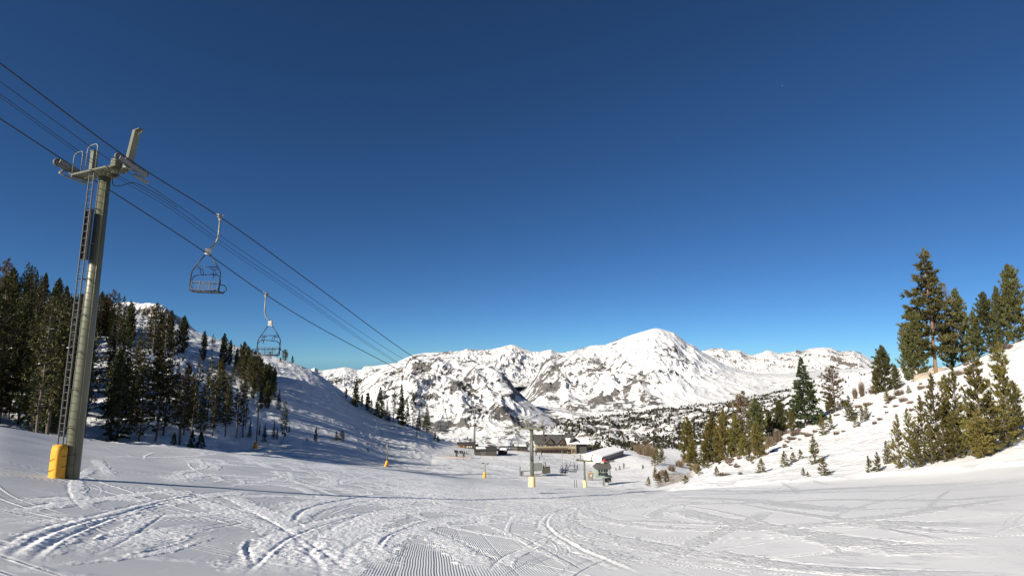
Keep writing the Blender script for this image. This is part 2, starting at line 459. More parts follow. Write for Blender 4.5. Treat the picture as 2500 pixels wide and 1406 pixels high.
A_wild = np.clip(mog + rh + lf + smooth(100, 140, TR), 0, 1)

def snow_material():
    t = NT('snow')
    pos = t.n('ShaderNodeNewGeometry').outputs['Position']
    ch, gr, rk, br, wi = (t.attr(n) for n in ('churn', 'groomed', 'rock', 'brush', 'wild'))
    # corduroy left by the grooming machine, running down the slope
    sx = t.n('ShaderNodeSeparateXYZ'); t.l(pos, sx.inputs[0])
    warp = t.noise(0.5, 2, vec=pos)
    u = t.math('ADD', t.math('MULTIPLY', sx.outputs[0], 0.989), t.math('MULTIPLY', sx.outputs[1], 0.148))
    u = t.math('ADD', u, t.math('MULTIPLY', warp, 0.12))
    cord = t.math('SINE', t.math('MULTIPLY', u, 2 * math.pi / 0.052))
    lane = t.math('SINE', t.math('MULTIPLY', u, 2 * math.pi / 0.71))
    lane = t.ramp(lane, 0.93, 0.99)
    patch = t.ramp(t.noise(0.32, 3, vec=pos), 0.34, 0.50)
    cm = t.math('MULTIPLY', t.math('MULTIPLY', gr, patch), 1.0)
    h1 = t.math('MULTIPLY', t.math('SUBTRACT', cord, t.math('MULTIPLY', lane, 1.6)), t.math('MULTIPLY', cm, 0.0032))
    # loose granular snow in the churned bands
    g1 = t.noise(14, 4, 0.65, vec=pos)
    g2 = t.noise(45, 2, 0.6, vec=pos)
    h2 = t.math('MULTIPLY', t.math('ADD', t.math('MULTIPLY', g1, 0.028), t.math('MULTIPLY', g2, 0.013)), ch)
    # wind crust and old ski marks off the groomed run
    w1 = t.noise(1.0, 5, 0.62, vec=t.mapping((0.55, 0.9, 1.0), (0, 0, 0.6)))
    w2 = t.noise(0.22, 4, 0.6, vec=pos, dist=0.8)
    h3 = t.math('MULTIPLY', t.math('ADD', t.math('MULTIPLY', w1, 0.16), t.math('MULTIPLY', w2, 0.55)), wi)
    h4 = t.math('MULTIPLY', t.noise(70, 2, vec=pos), 0.0022)
    hs = t.math('ADD', t.math('ADD', h1, h2), t.math('ADD', h3, h4))
    nrm = t.bump(hs, 1.0)
    t.l(nrm, t.b.inputs['Normal'])
    snow = t.mix(t.ramp(t.noise(0.07, 4, vec=pos), 0.35, 0.7), (0.61, 0.62, 0.63), (0.68, 0.685, 0.69))  # groomed snow, greyed for the low sun grazing it
    fr = t.attr('sun_tone')
    snow = t.mix(fr, snow, t.mix(t.noise(0.13, 4, vec=pos), (0.81, 0.805, 0.79), (0.86, 0.855, 0.84)))  # sunward right side painted lighter
    snow = t.mix(t.math('MULTIPLY', ch, 0.92), snow, t.mix(fr, (0.95, 0.95, 0.95), (0.66, 0.66, 0.66)))  # tracks painted bright at left, shaded grey at right for their roughness
    # dry brush and bare ground showing through on the right bank
    bn = t.noise(0.9, 5, 0.7, vec=t.mapping((1, 1, 2.5)))
    bm = t.ramp(t.math('ADD', bn, t.math('MULTIPLY', br, 0.42)), 0.80, 0.96)
    soil = t.mix(t.noise(4.0, 3, vec=pos), (0.13, 0.085, 0.05), (0.34, 0.25, 0.16))
    col = t.mix(bm, snow, soil)
    # boulders and scrub between snow patches beyond the base area
    rn = t.noise(0.10, 6, 0.74, vec=t.mapping((1, 1, 1.6)))
    rm = t.ramp(t.math('ADD', rn, t.math('MULTIPLY', rk, 0.16)), 0.62, 0.67)
    rm = t.math('MULTIPLY', rm, t.ramp(rk, 0.02, 0.1))
    rockc = t.mix(t.noise(0.11, 4, vec=pos), (0.05, 0.045, 0.04), (0.22, 0.18, 0.15))
    col = t.mix(rm, col, rockc)
    t.color(col)
    t.rough(0.62)
    t.b.inputs['Specular IOR Level'].default_value = 0.15
    return t.m
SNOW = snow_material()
me = grid_mesh('snow_ground', TX, TY, TZ, dict(churn=A_churn, groomed=A_groom, rock=A_rock, brush=A_brush, wild=A_wild, sun_tone=np.clip(np.maximum(sun_tone, 0.3 * A_wild), 0, 1)))
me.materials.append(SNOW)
tag(link(bpy.data.objects.new('snow_ground', me)), kind='structure')
# the slope uphill, behind the camera
bx, by = np.meshgrid(np.linspace(-400, 400, 41), np.linspace(-300, 0.05, 24))
bzz = np.where(by > -20, bowl(bx * 0.3, by) + 0.06 * np.abs(bx) * 0.5, bowl(bx * 0.3, by * 0.6 - 8) + 0.03 * np.abs(bx))
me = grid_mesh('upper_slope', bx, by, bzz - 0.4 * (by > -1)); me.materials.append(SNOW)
tag(link(bpy.data.objects.new('upper_slope', me)), kind='structure')

# ------------------------------------------------------------------ mountains
def mountain_material(name, rock_a, rock_b, scale, snowc=(0.72, 0.72, 0.715), aniso=0.45):
    t = NT(name)
    pos = t.n('ShaderNodeNewGeometry').outputs['Position']
    rk = t.attr('rock'); st = t.attr('streak')
    v = t.mapping((1, 1, aniso))
    n1 = t.noise(scale, 7, 0.68, vec=v, dist=0.4)
    n2 = t.noise(scale * 4.5, 5, 0.7, vec=v)
    n = t.math('ADD', t.math('MULTIPLY', n1, 0.62), t.math('MULTIPLY', n2, 0.38))
    n = t.math('ADD', n, t.math('MULTIPLY', st, 0.10))
    n0 = t.noise(scale * 0.17, 4, 0.55, vec=pos, dist=0.6)
    n = t.math('ADD', n, t.math('MULTIPLY', t.math('SUBTRACT', n0, 0.5), 0.85))
    m = t.ramp(t.math('ADD', n, t.math('MULTIPLY', rk, 0.20)), 0.645, 0.678)
    rock = t.mix(t.noise(scale * 2.2, 5, 0.7, vec=pos), rock_a, rock_b)
    t.color(t.mix(m, snowc, rock))
    bmp = t.bump(t.math('ADD', t.math('MULTIPLY', n2, 0.5), n1), 0.16 / scale, 0.8)
    t.l(bmp, t.b.inputs['Normal'])
    t.rough(0.75); t.b.inputs['Specular IOR Level'].default_value = 0.08
    return t.m

def mountain(name, ridge, base, Yr, Yb, amp, seed, rockfn, material, rows=230, power=1.25, fscale=1.0, step=0.055, back=0.45, edge=0.35, spurs=()):
    rd, bs = np.array(ridge, float), np.array(base, float)
    ur, vr = dirs(rd[:, 0], rd[:, 1]); ub, vb = dirs(bs[:, 0], bs[:, 1])
    a0, a1 = np.arctan(ur.min()), np.arctan(ur.max())
    az = np.arange(a0, a1, math.radians(step)); c = np.cos(az)
    zr = np.interp(az, np.arctan(ur), vr) ; zb = np.interp(az, np.arctan(ub), vb)
    yr = np.interp(az, np.arctan(ur), rd[:, 2] if rd.shape[1] > 2 else np.full(len(rd), Yr))
    yb = np.full_like(az, Yb)
    t = np.linspace(0, 1, rows)[:, None]
    tb = np.linspace(0, 1, 26)[1:, None]
    Yf = yb + (yr - yb) * t
    Zf = zb * yb + (zr * yr - zb * yb) * t ** power
    Yk = yr + back * (yr - yb) * tb
    Zk = zr * yr - (zr * yr - zb * yb) * tb ** 1.2
    Y = np.vstack([Yf, Yk]); Z = np.vstack([Zf, Zk])
    X = Y * np.tan(az)[None, :]
    T = np.vstack([np.repeat(t, len(az), 1), np.repeat(1 - tb, len(az), 1)])
    H = np.maximum((zr - zb) * yr, 20.0)[None, :]
    s = 1.0 / (H.mean() * fscale)
    wx = 0.35 * fbm(X * s * 1.3, Y * s * 1.3, 3, seed + 90)
    big = ridged(X * s * 1.6 + wx, Y * s * 0.55 + wx, 5, seed) - 0.75
    rib = ridged(X * s * 9 + 2.5 * wx, Y * s * 2.2 + wx, 4, seed + 3) - 0.7
    small = fbm(X * s * 14, Y * s * 8, 4, seed + 7)
    win = np.clip(T * 3.5, 0, 1) * np.clip((1.0 - T) / edge, 0, 1) ** 0.8
    def to_px(Zq):
        v = Zq / Y
        return 703 - (v * FPX * CP - FPX * SP) / (CP + v * SP)
    PX = 1250 + (X / Y) * 1262; PYs = to_px(Z); tent = np.zeros_like(Z)
    for amp_s, wl, wr, line in spurs:          # named ridges running down the face
        ln = np.array(line, float)
        wob = 7 * fbm(PYs / 16, np.full_like(PYs, seed + ln[0, 0]), 3, seed)
        d = PX - np.interp(PYs, ln[:, 1], ln[:, 0]) - wob
        inside_s = smooth(ln[0, 1] - 4, ln[0, 1] + 10, PYs) * (1 - smooth(ln[-1, 1] - 18, ln[-1, 1] + 6, PYs))
        tent = np.maximum(tent, 0.44 * amp_s * (0.7 + 0.6 * fbm(PYs / 22, PX / 60, 2, seed + 5)) * inside_s * np.clip(1 - np.where(d < 0, -d / wl, d / wr), 0, 1))
    Z = Z + H * tent * np.clip((1.0 - T) / 0.16, 0, 1) * np.clip(T * 4, 0, 1)
    Z = Z + amp * H * (big * (0.30 if spurs else 0.45) * win + 0.17 * rib * win + small * 0.06 * np.clip(T * 3, 0, 1) * np.clip((1 - T) / 0.05, 0.25, 1))
    PX = 1250 + (X / Y) * 1262; PY = 703 - ((Z / Y) * FPX * CP - FPX * SP) / (CP + (Z / Y) * SP)
    gyy, gxx = np.gradient(Z, axis=0) / np.maximum(np.abs(np.gradient(Y, axis=0)), 1e-3), np.gradient(Z, axis=1) / np.maximum(np.abs(np.gradient(X, axis=1)), 1e-3)
    slope = np.hypot(gxx, gyy)
    rock = rockfn(PX, PY, T, slope) + 0.30 * np.clip(rib, -.6, .6) + 0.06 * small + 4.0 * np.where(tent > 0.01, tent - 0.018, 0) * (0.4 + 0.6 * (noise2(PX / 14, PY / 9, seed) > -0.1))
    me = grid_mesh(name, X, Y, Z, dict(rock=rock, streak=small))
    me.materials.append(material)
    return tag(link(bpy.data.objects.new(name, me)), kind='structure')

def blob(PX, PY, cx, cy, rx, ry):
    return np.exp(-((PX - cx) / rx) ** 2 - ((PY - cy) / ry) ** 2)

GREY = ((0.062, 0.060, 0.060), (0.205, 0.19, 0.175))
# rocky mountain in front
mountain('rocky_mountain',
  [(760,1010,2000),(820,985,2000),(860,958,1950),(890,925,1950),(925,905,1900),(955,890,1900),(985,882,1900),(1010,868,1850),(1030,864,1820),(1060,869,1780),(1100,874,1700),(1150,886,1600),(1200,890,1500),(1225,905,1430),(1245,930,1370),(1262,952,1330),(1290,978,1260),(1330,1010,1180),(1370,1038,1110),(1400,1052,1070),(1430,1062,1040)],
  [(760,1085),(1000,1085),(1160,1084),(1300,1076),(1370,1062),(1430,1068)], 1750, 850, 0.10, 3,
  lambda PX, PY, T, s: 0.56 + 0.35 * smooth(0.75, 1.4, s) + 0.2 * blob(PX, PY, 1010, 910, 70, 25) + 0.2 * blob(PX, PY, 1130, 1040, 120, 22) - 0.55 * blob(PX, PY, 1120, 975, 45, 18) - 0.45 * blob(PX, PY, 905, 985, 40, 35) - 0.25 * blob(PX, PY, 1180, 925, 40, 35),
  mountain_material('rocky_mountain', *GREY, 0.062), power=1.05, fscale=1.2,
  spurs=[(.11, 40, 26, [(1012,872),(1000,900),(1020,950),(1010,1000),(1030,1060)]), (.12, 46, 30, [(1060,872),(1085,900),(1105,940),(1140,990),(1170,1050)]), (.11, 30, 22, [(1150,890),(1165,920),(1200,960),(1225,1000),(1270,1055)]), (.10, 26, 18, [(1200,893),(1225,925),(1255,965),(1300,1010),(1335,1050)]), (.07, 22, 16, [(955,892),(945,920),(925,950),(930,1000)]), (.06, 16, 12, [(1110,885),(1125,920),(1160,960),(1180,1000)])])
# high white peak
mountain('white_peak',
  [(1230,1000),(1262,972),(1285,950),(1305,920),(1322,890),(1334,877),(1350,872),(1385,858),(1402,855),(1445,843),(1478,842),(1500,832),(1540,818),(1570,809),(1590,803),(1603,801),(1622,805),(1645,812),(1662,824),(1676,836),(1692,842),(1710,856),(1735,870),(1770,890),(1810,903),(1850,911),(1900,915),(1960,917),(2050,918),(2150,912)],
  [(1230,1050),(1370,1050),(1480,1030),(1600,1015),(1750,995),(1900,972),(2000,945),(2150,930)], 3400, 1550, 0.10, 11,
  lambda PX, PY, T, s: np.clip(0.66 * (1 - smooth(-60, 60, PX - (1560 + (PY - 880) * 0.75))) + 0.28 * blob(PX, PY, 1650, 860, 60, 40) + 0.85 * blob(PX, PY, 1335, 912, 36, 42) + 0.25 * smooth(1.0, 1.7, s) - 0.75 * blob(PX, PY, 1470, 858, 60, 14) - 0.5 * blob(PX, PY, 1420, 1035, 60, 18) - 0.4 * blob(PX, PY, 1560, 1010, 60, 30), 0, 1.1),
  mountain_material('white_peak', *GREY, 0.034), power=1.15, fscale=1.3,
  spurs=[(.10, 60, 34, [(1603,803),(1622,825),(1660,860),(1700,890),(1760,925),(1850,960)]), (.085, 44, 26, [(1540,820),(1562,850),(1605,890),(1650,930),(1690,975)]), (.07, 30, 20, [(1575,810),(1590,835),(1625,865),(1670,900),(1720,935)]), (.10, 40, 24, [(1475,845),(1500,870),(1530,905),(1560,950),(1590,1000)]), (.09, 30, 20, [(1400,858),(1420,890),(1455,930),(1490,985)]), (.12, 20, 34, [(1338,878),(1345,900),(1372,940),(1390,990),(1410,1025)]), (.06, 22, 14, [(1440,848),(1462,890),(1490,930),(1520,980)]), (.05, 24, 14, [(1650,815),(1690,850),(1740,885),(1800,910)])])
# snowy summits between them
mountain('snowy_summits',
  [(960,890),(985,876),(1010,866),(1040,861),(1075,860),(1100,857),(1125,857),(1140,851),(1165,854),(1200,853),(1225,846),(1250,841),(1262,844),(1280,852),(1300,858),(1320,858),(1345,853),(1360,860),(1380,862),(1420,850),(1440,846),(1470,850),(1520,870)],
  [(960,940),(1250,945),(1520,940)], 5200, 3600, 0.12, 23,
  lambda PX, PY, T, s: 0.30 + 0.45 * blob(PX, PY, 1100, 862, 40, 9) + 0.5 * blob(PX, PY, 1265, 875, 22, 14) + 0.4 * blob(PX, PY, 1165, 853, 26, 4) + 0.3 * smooth(0.8, 1.5, s),
  mountain_material('snowy_summits', *GREY, 0.024), power=1.1, fscale=0.8, rows=90)
# far range on the right
mountain('far_range',
  [(1660,880),(1690,868),(1715,856),(1730,852),(1745,850),(1765,850),(1778,856),(1795,854),(1806,855),(1822,864),(1840,867),(1858,861),(1872,855),(1882,856),(1900,863),(1925,860),(1940,858),(1946,854),(1956,858),(1970,853),(1990,849),(2010,848),(2030,850),(2050,858),(2062,857),(2085,856),(2100,861),(2120,873),(2140,884),(2180,900),(2260,925)],
  [(1660,925),(1900,922),(2050,925),(2260,935)], 7200, 5200, 0.14, 37,
  lambda PX, PY, T, s: 0.42 + 0.3 * smooth(0.7, 1.4, s) - 0.5 * blob(PX, PY, 1800, 862, 30, 14) + 0.2 * blob(PX, PY, 2010, 885, 90, 22),
  mountain_material('far_range', (0.06, 0.055, 0.055), (0.24, 0.20, 0.17), 0.014), power=1.05, fscale=0.8, rows=90)
# far snowfields on the left
mountain('far_snowfields',
  [(680,925),(730,908),(758,902),(768,897),(776,902),(788,904),(802,902),(822,899),(842,896),(858,898),(872,903),(884,902),(890,894),(915,893),(950,888),(980,884),(1040,884)],
  [(680,960),(860,975),(1040,975)], 3200, 2100, 0.10, 51,
  lambda PX, PY, T, s: 0.18 + 0.75 * np.exp(-((PY - (930 - 0.17 * (PX - 880))) / 6.5) ** 2) * smooth(855, 885, PX) + 0.5 * blob(PX, PY, 905, 905, 30, 4) + 0.3 * blob(PX, PY, 825, 935, 22, 22),
  mountain_material('far_snowfields', (0.03, 0.032, 0.03), (0.10, 0.09, 0.075), 0.016, aniso=1.0), power=1.0, fscale=0.9, rows=90)
# snow capped crag behind the forest on the left
mountain('rocky_crag',
  [(60,830),(150,790),(230,752),(280,741),(305,737),(330,738),(345,741),(360,739),(380,741),(398,746),(412,755),(424,766),(440,774),(456,785),(470,800),(490,815),(510,835),(560,880)],
  [(60,880),(560,900)], 560, 420, 0.30, 63,
  lambda PX, PY, T, s: 0.55 - 0.9 * smooth(0.86, 0.98, T) + 0.35 * smooth(1.0, 2.0, s),
  mountain_material('rocky_crag', (0.10, 0.085, 0.075), (0.36, 0.29, 0.23), 0.09), power=0.9, fscale=0.5, rows=90, step=0.06)

# ------------------------------------------------------------------ materials for plants
def leaf_material(name, dark, light, var=0.25):
    t = NT(name)
    tn = t.attr('tint')
    oi = t.n('ShaderNodeObjectInfo')
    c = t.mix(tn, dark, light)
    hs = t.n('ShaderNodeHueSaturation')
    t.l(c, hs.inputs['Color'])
    mr = t.n('ShaderNodeMapRange'); mr.inputs['To Min'].default_value = 1 - var; mr.inputs['To Max'].default_value = 1 + var
    t.l(oi.outputs['Random'], mr.inputs['Value']); t.l(mr.outputs[0], hs.inputs['Value'])
    mh = t.n('ShaderNodeMapRange'); mh.inputs['To Min'].default_value = 0.485; mh.inputs['To Max'].default_value = 0.51
    t.l(t.math('FRACT', t.math('MULTIPLY', oi.outputs['Random'], 7.3)), mh.inputs['Value']); t.l(mh.outputs[0], hs.inputs['Hue'])
    t.color(hs.outputs[0]); t.rough(0.7)
    t.b.inputs['Specular IOR Level'].default_value = 0.15
    return t.m
def bark_material(name, a, b):
    t = NT(name)
    t.color(t.mix(t.noise(3.0, 4, 0.7, vec=t.mapping((4, 4, 0.7))), a, b)); t.rough(0.9)
    return t.m
def plain_material(name, col, rough=0.6, var=0.15, scale=6.0, metal=0.0, spec=0.3, bump=0.0):
    t = NT(name)
    n = t.noise(scale, 4, 0.6)
    lo = tuple(c * (1 - var) for c in col); hi = tuple(min(1, c * (1 + var)) for c in col)
    t.color(t.mix(n, lo, hi)); t.rough(rough)
    t.b.inputs['Metallic'].default_value = metal; t.b.inputs['Specular IOR Level'].default_value = spec
    if bump: t.l(t.bump(n, bump), t.b.inputs['Normal'])
    return t.m
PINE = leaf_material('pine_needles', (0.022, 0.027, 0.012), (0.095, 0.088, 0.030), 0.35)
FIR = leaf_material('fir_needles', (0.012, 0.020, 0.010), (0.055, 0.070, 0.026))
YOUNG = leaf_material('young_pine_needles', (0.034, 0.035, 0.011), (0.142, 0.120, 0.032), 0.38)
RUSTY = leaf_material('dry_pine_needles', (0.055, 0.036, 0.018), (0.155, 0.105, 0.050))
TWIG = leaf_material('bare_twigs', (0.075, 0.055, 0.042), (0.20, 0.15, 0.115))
STRAW = leaf_material('dry_stems', (0.10, 0.075, 0.052), (0.25, 0.19, 0.125))
BARK = bark_material('grey_bark', (0.06, 0.048, 0.04), (0.19, 0.155, 0.125))
BARKR = bark_material('reddish_bark', (0.10, 0.06, 0.04), (0.27, 0.18, 0.125))
CLUMP = plain_material('snow_on_branches', (0.84, 0.84, 0.85), 0.7, 0.03)

# ------------------------------------------------------------------ growing conifers
class Geo:
    def __init__(s): s.v, s.f, s.t, s.n = [], [], [], 0
    def add(s, V, F, T):
        s.v.append(V); s.f.append(F + s.n); s.t.append(T); s.n += len(V)
    def mesh(s, name, mat, smooth_shade=False):
        V = np.concatenate(s.v).astype(np.float32); T = np.concatenate(s.t).astype(np.float32)
        F = np.concatenate(s.f).astype(np.int32)
        me = bpy.data.meshes.new(name)
        k = F.shape[1]
        me.vertices.add(len(V)); me.vertices.foreach_set('co', V.ravel())
        me.loops.add(F.size); me.loops.foreach_set('vertex_index', F.ravel())
        me.polygons.add(len(F)); me.polygons.foreach_set('loop_start', np.arange(0, F.size, k, dtype=np.int32))
        me.polygons.foreach_set('use_smooth', np.full(len(F), smooth_shade, bool))
        me.update(calc_edges=True)
        a = me.attributes.new('tint', 'FLOAT', 'POINT'); a.data.foreach_set('value', T)
        me.materials.append(mat)
        return me

def tufts(geo, pos, out, size, rng, blades=5, width=0.28, up=0.35, tint=None):
    """needle sprays: at each pos a fan of narrow blades leaning outwards and up"""
    n = len(pos)
    if n == 0: return
    k = blades
    p = np.repeat(pos, k, 0); o = np.repeat(out, k, 0); sz = np.repeat(size, k)
    d = o + rng.normal(0, 0.62, (n * k, 3)); d[:, 2] += up
    d /= np.linalg.norm(d, axis=1, keepdims=True)
    ln = sz * rng.uniform(0.6, 1.25, n * k)
    w = np.cross(d, rng.normal(0, 1, (n * k, 3))); w /= np.maximum(np.linalg.norm(w, axis=1, keepdims=True), 1e-6)
    w *= (ln * width)[:, None]
    base = p - d * (ln * 0.25)[:, None]
    V = np.stack([base + d * (ln * .45)[:, None] - w * 0.5, base + d * (ln * .45)[:, None] + w * 0.5, base + d * ln[:, None], base], 1).reshape(-1, 3)
    idx = np.arange(n * k) * 4
    F = np.concatenate([np.stack([idx + 3, idx + 1, idx + 2], 1), np.stack([idx + 3, idx + 2, idx], 1)])
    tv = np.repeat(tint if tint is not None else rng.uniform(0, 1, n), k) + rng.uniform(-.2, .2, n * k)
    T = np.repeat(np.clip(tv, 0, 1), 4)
    geo.add(V, F, T)

def limb(geo, pts, rad, n=6, tint=0.5):
    pts = np.array(pts, float); m = len(pts)
    tg = np.gradient(pts, axis=0); tg /= np.maximum(np.linalg.norm(tg, axis=1, keepdims=True), 1e-6)
    ref = np.where(np.abs(tg[:, 2:3]) > 0.8, np.array([[1., 0, 0]]), np.array([[0, 0, 1.]]))
    a = np.cross(tg, ref); a /= np.linalg.norm(a, axis=1, keepdims=True); b = np.cross(tg, a)
    th = np.linspace(0, 2 * np.pi, n, endpoint=False)
    rad = np.broadcast_to(rad, (m,))
    V = (pts[:, None] + (a[:, None] * np.cos(th)[None, :, None] + b[:, None] * np.sin(th)[None, :, None]) * rad[:, None, None]).reshape(-1, 3)
    i = np.arange(m - 1)[:, None] * n; j = np.arange(n)[None]; jn = (j + 1) % n
    q = np.stack([i + j, i + jn, i + n + jn, i + n + j], -1).reshape(-1, 4)
    F = np.concatenate([q[:, [0, 1, 2]], q[:, [0, 2, 3]]])
    geo.add(V, F, np.full(len(V), tint))

def conifer(h, seed, r0=0.2, bare=0.1, shape='cone', whorl=0.045, nb=5, rise=0.15, droop=0.0, tuft=0.32, gap=0.12, dens=1.0, blades=5, width=0.26, up=0.35, irregular=0.25, sticks=True, lean=0.0, snowy=0):
    """returns (trunk geo, crown geo, snow geo); h in metres, r0 crown radius / height"""
    rng = np.random.RandomState(seed)
    trunk, crown, snow = Geo(), Geo(), Geo()
    zs = np.linspace(-0.03, 1, 12)
    wob = np.cumsum(rng.normal(0, 0.004, (12, 2)), 0) * h
    tp = np.c_[wob[:, 0] + lean * h * zs ** 2, wob[:, 1], zs * h]
    tr = 0.0135 * h * (1 - 0.93 * np.clip(zs, 0, 1)) ** 0.9 + 0.012
    limb(trunk, tp, tr, 8)
    def ctr(z): return np.array([np.interp(z, zs, tp[:, 0]), np.interp(z, zs, tp[:, 1]), z * h])
    side = rng.uniform(0, 6.28)
    z = bare
    pos, out, siz, tin = [], [], [], []
    while z < 0.985:
        t = (z - bare) / (1 - bare)
        if shape == 'cone': R = r0 * (1 - t) ** 0.85 * min(1, 0.55 + t * 4)
        elif shape == 'spire': R = r0 * (1 - t) ** 0.7 * min(1, 0.6 + t * 5) * (0.85 + 0.3 * rng.rand())
        elif shape == 'oval': R = r0 * (np.sin(np.pi * min(1, (t * 0.86 + 0.14))) ** 0.75) * (0.8 + 0.4 * rng.rand())
        elif shape == 'column': R = r0 * (1 - t ** 2.2) ** 0.8 * min(1, 0.55 + t * 3) * (0.8 + 0.4 * rng.rand())
        R = max(R, 0.012) * h
        m = max(3, int(round(nb * (0.7 + 0.6 * rng.rand()))))
        for _ in range(m):
            if rng.rand() < gap: continue
            az = rng.uniform(0, 6.283)
            asym = 1 + irregular * 0.6 * math.cos(az - side)
            L = R * asym * (1 + rng.uniform(-irregular, irregular * 0.8))
            el = rise * (0.4 + 1.1 * t) + rng.normal(0, 0.10) - droop * (1 - t)
            d = np.array([math.cos(az) * math.cos(el), math.sin(az) * math.cos(el), math.sin(el)])
            c = ctr(z + rng.uniform(-.01, .01))
            s = np.linspace(0, 1, 5)[:, None]
            curve = c + d * L * s + np.array([0, 0, 1]) * (0.16 * L * s ** 2 * (1 if rise > 0.1 else 0.3) - droop * 0.35 * L * s * (1 - s))
            if sticks and L > 0.04 * h: limb(trunk, curve[:4], np.linspace(0.0022 * h + 0.006, 0.006, 4), 3)
            nt = max(2, int(L / (tuft * 0.42) * dens))
            ss = rng.uniform(0.16 if t > .25 else 0.3, 1.03, nt) ** 0.75
            for q in ss:
                p = np.array([np.interp(q, s[:, 0], curve[:, k]) for k in range(3)])
                side_v = np.cross(d, [0, 0, 1]); spread = (0.30 * L * (1 - abs(q - 0.55)) + 0.05)
                p = p + side_v * rng.normal(0, 0.42) * spread + np.array([0, 0, rng.normal(0, 0.10) * tuft])
                pos.append(p); out.append(d); siz.append(tuft * (0.75 + 0.5 * rng.rand()) * (0.65 + 0.35 * min(1, (1 - t) * 3)))
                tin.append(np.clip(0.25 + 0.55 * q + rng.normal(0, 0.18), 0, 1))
            if snowy and t < 0.75 and rng.rand() < snowy:
                q = rng.uniform(0.45, 0.95); p = c + d * L * q + np.array([0, 0, 0.12])
                rr = rng.uniform(0.14, 0.42)
                th = np.linspace(0, 6.283, 7)[:-1]
                ring = np.stack([np.cos(th) * rr * rng.uniform(.7, 1.3, 6), np.sin(th) * rr * rng.uniform(.7, 1.3, 6), rng.uniform(-.10, -.02, 6)], 1)
                V = np.vstack([p + ring, p + [0, 0, rr * 0.45], p + [0, 0, -rr * 0.4]])
                F = np.array([[i, (i + 1) % 6, 6] for i in range(6)] + [[(i + 1) % 6, i, 7] for i in range(6)])
                snow.add(V, F, np.ones(8))
        z += whorl * rng.uniform(0.7, 1.3) * (1.0 - 0.35 * t)
    # leader
    for q in np.linspace(0.95, 1.0, 5):
        pos.append(ctr(q)); out.append(np.array([0, 0, 1.])); siz.append(tuft * 0.7); tin.append(0.7)
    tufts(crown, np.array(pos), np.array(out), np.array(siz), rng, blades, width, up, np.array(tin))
    return trunk, crown, snow

PROTO = {}
def proto(key, needles, bark, n, hgt, **kw):
    L = []
    for i in range(n):
        tk, cr, sn = conifer(hgt, abs(hash_name(key)) % 9973 + 13 * i, **kw)
        e = [('trunk', tk.mesh(key + '_trunk', bark, True)), ('crown', cr.mesh(key + '_crown', needles))]
        if sn.n: e.append(('snow_clumps', sn.mesh(key + '_snow', CLUMP, True)))
        L.append(e)
    PROTO[key] = (L, hgt)
def hash_name(s):
    h = 7
    for ch in s: h = (h * 31 + ord(ch)) % 1000003
    return h
proto('forest_pine', PINE, BARK, 5, 20, r0=0.150, bare=0.10, shape='oval', whorl=0.030, nb=6, rise=0.15, droop=0.20, tuft=0.75, gap=0.10, dens=0.62, blades=6, width=0.30, irregular=0.35, snowy=0.08)
proto('lodgepole', PINE, BARK, 4, 20, r0=0.110, bare=0.22, shape='column', whorl=0.032, nb=5, rise=0.12, droop=0.22, tuft=0.66, gap=0.14, dens=0.60, blades=6, width=0.28, irregular=0.4, snowy=0.08)
proto('dense_spruce', FIR, BARK, 4, 16, r0=0.20, bare=0.03, shape='cone', whorl=0.028, nb=7, rise=0.05, droop=0.18, tuft=0.62, gap=0.05, dens=0.65, blades=6, width=0.30, irregular=0.2)
proto('round_pine', PINE, BARK, 3, 10, r0=0.26, bare=0.06, shape='oval', whorl=0.05, nb=6, rise=0.35, tuft=0.62, gap=0.05, dens=0.75, blades=7, width=0.30, irregular=0.3)
proto('young_pine', YOUNG, BARK, 6, 8, r0=0.145, bare=0.02, shape='column', whorl=0.040, nb=6, rise=0.60, tuft=0.42, gap=0.20, dens=0.95, blades=8, width=0.20, up=0.75, irregular=0.5)
proto('bushy_pine', YOUNG, BARK, 4, 10, r0=0.235, bare=0.03, shape='column', whorl=0.034, nb=7, rise=0.45, tuft=0.60, gap=0.06, dens=0.95, blades=8, width=0.24, up=0.65, irregular=0.3)
proto('whitebark', leaf_material('old_pine_needles', (0.030, 0.032, 0.012), (0.105, 0.098, 0.035)), BARKR, 2, 22, r0=0.185, bare=0.14, shape='spire', whorl=0.030, nb=6, rise=0.10, droop=0.05, tuft=1.0, gap=0.08, dens=1.15, blades=10, width=0.24, up=0.6, irregular=0.45)
proto('ridge_pine', leaf_material('ridge_pine_needles', (0.026, 0.031, 0.012), (0.092, 0.092, 0.032)), BARK, 4, 14, r0=0.225, bare=0.02, shape='column', whorl=0.031, nb=8, rise=0.40, tuft=0.80, gap=0.05, dens=0.95, blades=8, width=0.26, up=0.6, irregular=0.35)
proto('layered_fir', FIR, BARK, 1, 14, r0=0.26, bare=0.01, shape='cone', whorl=0.036, nb=10, rise=0.0, droop=0.12, tuft=0.62, gap=0.04, dens=1.0, blades=6, width=0.30, up=0.25, irregular=0.22)
proto('rusty_pine', RUSTY, BARK, 3, 14, r0=0.19, bare=0.08, shape='oval', whorl=0.033, nb=6, rise=0.2, tuft=0.72, gap=0.12, dens=0.8, blades=7, width=0.18, irregular=0.4)
proto('bare_tree', TWIG, BARK, 2, 14, r0=0.11, bare=0.12, shape='column', whorl=0.035, nb=5, rise=0.6, tuft=0.6, gap=0.12, dens=0.45, blades=5, width=0.06, up=0.8, irregular=0.4)
proto('sapling', YOUNG, BARK, 4, 2.6, r0=0.27, bare=0.02, shape='cone', whorl=0.065, nb=5, rise=0.45, tuft=0.32, gap=0.10, dens=0.9, blades=6, width=0.16, up=0.6, irregular=0.4)
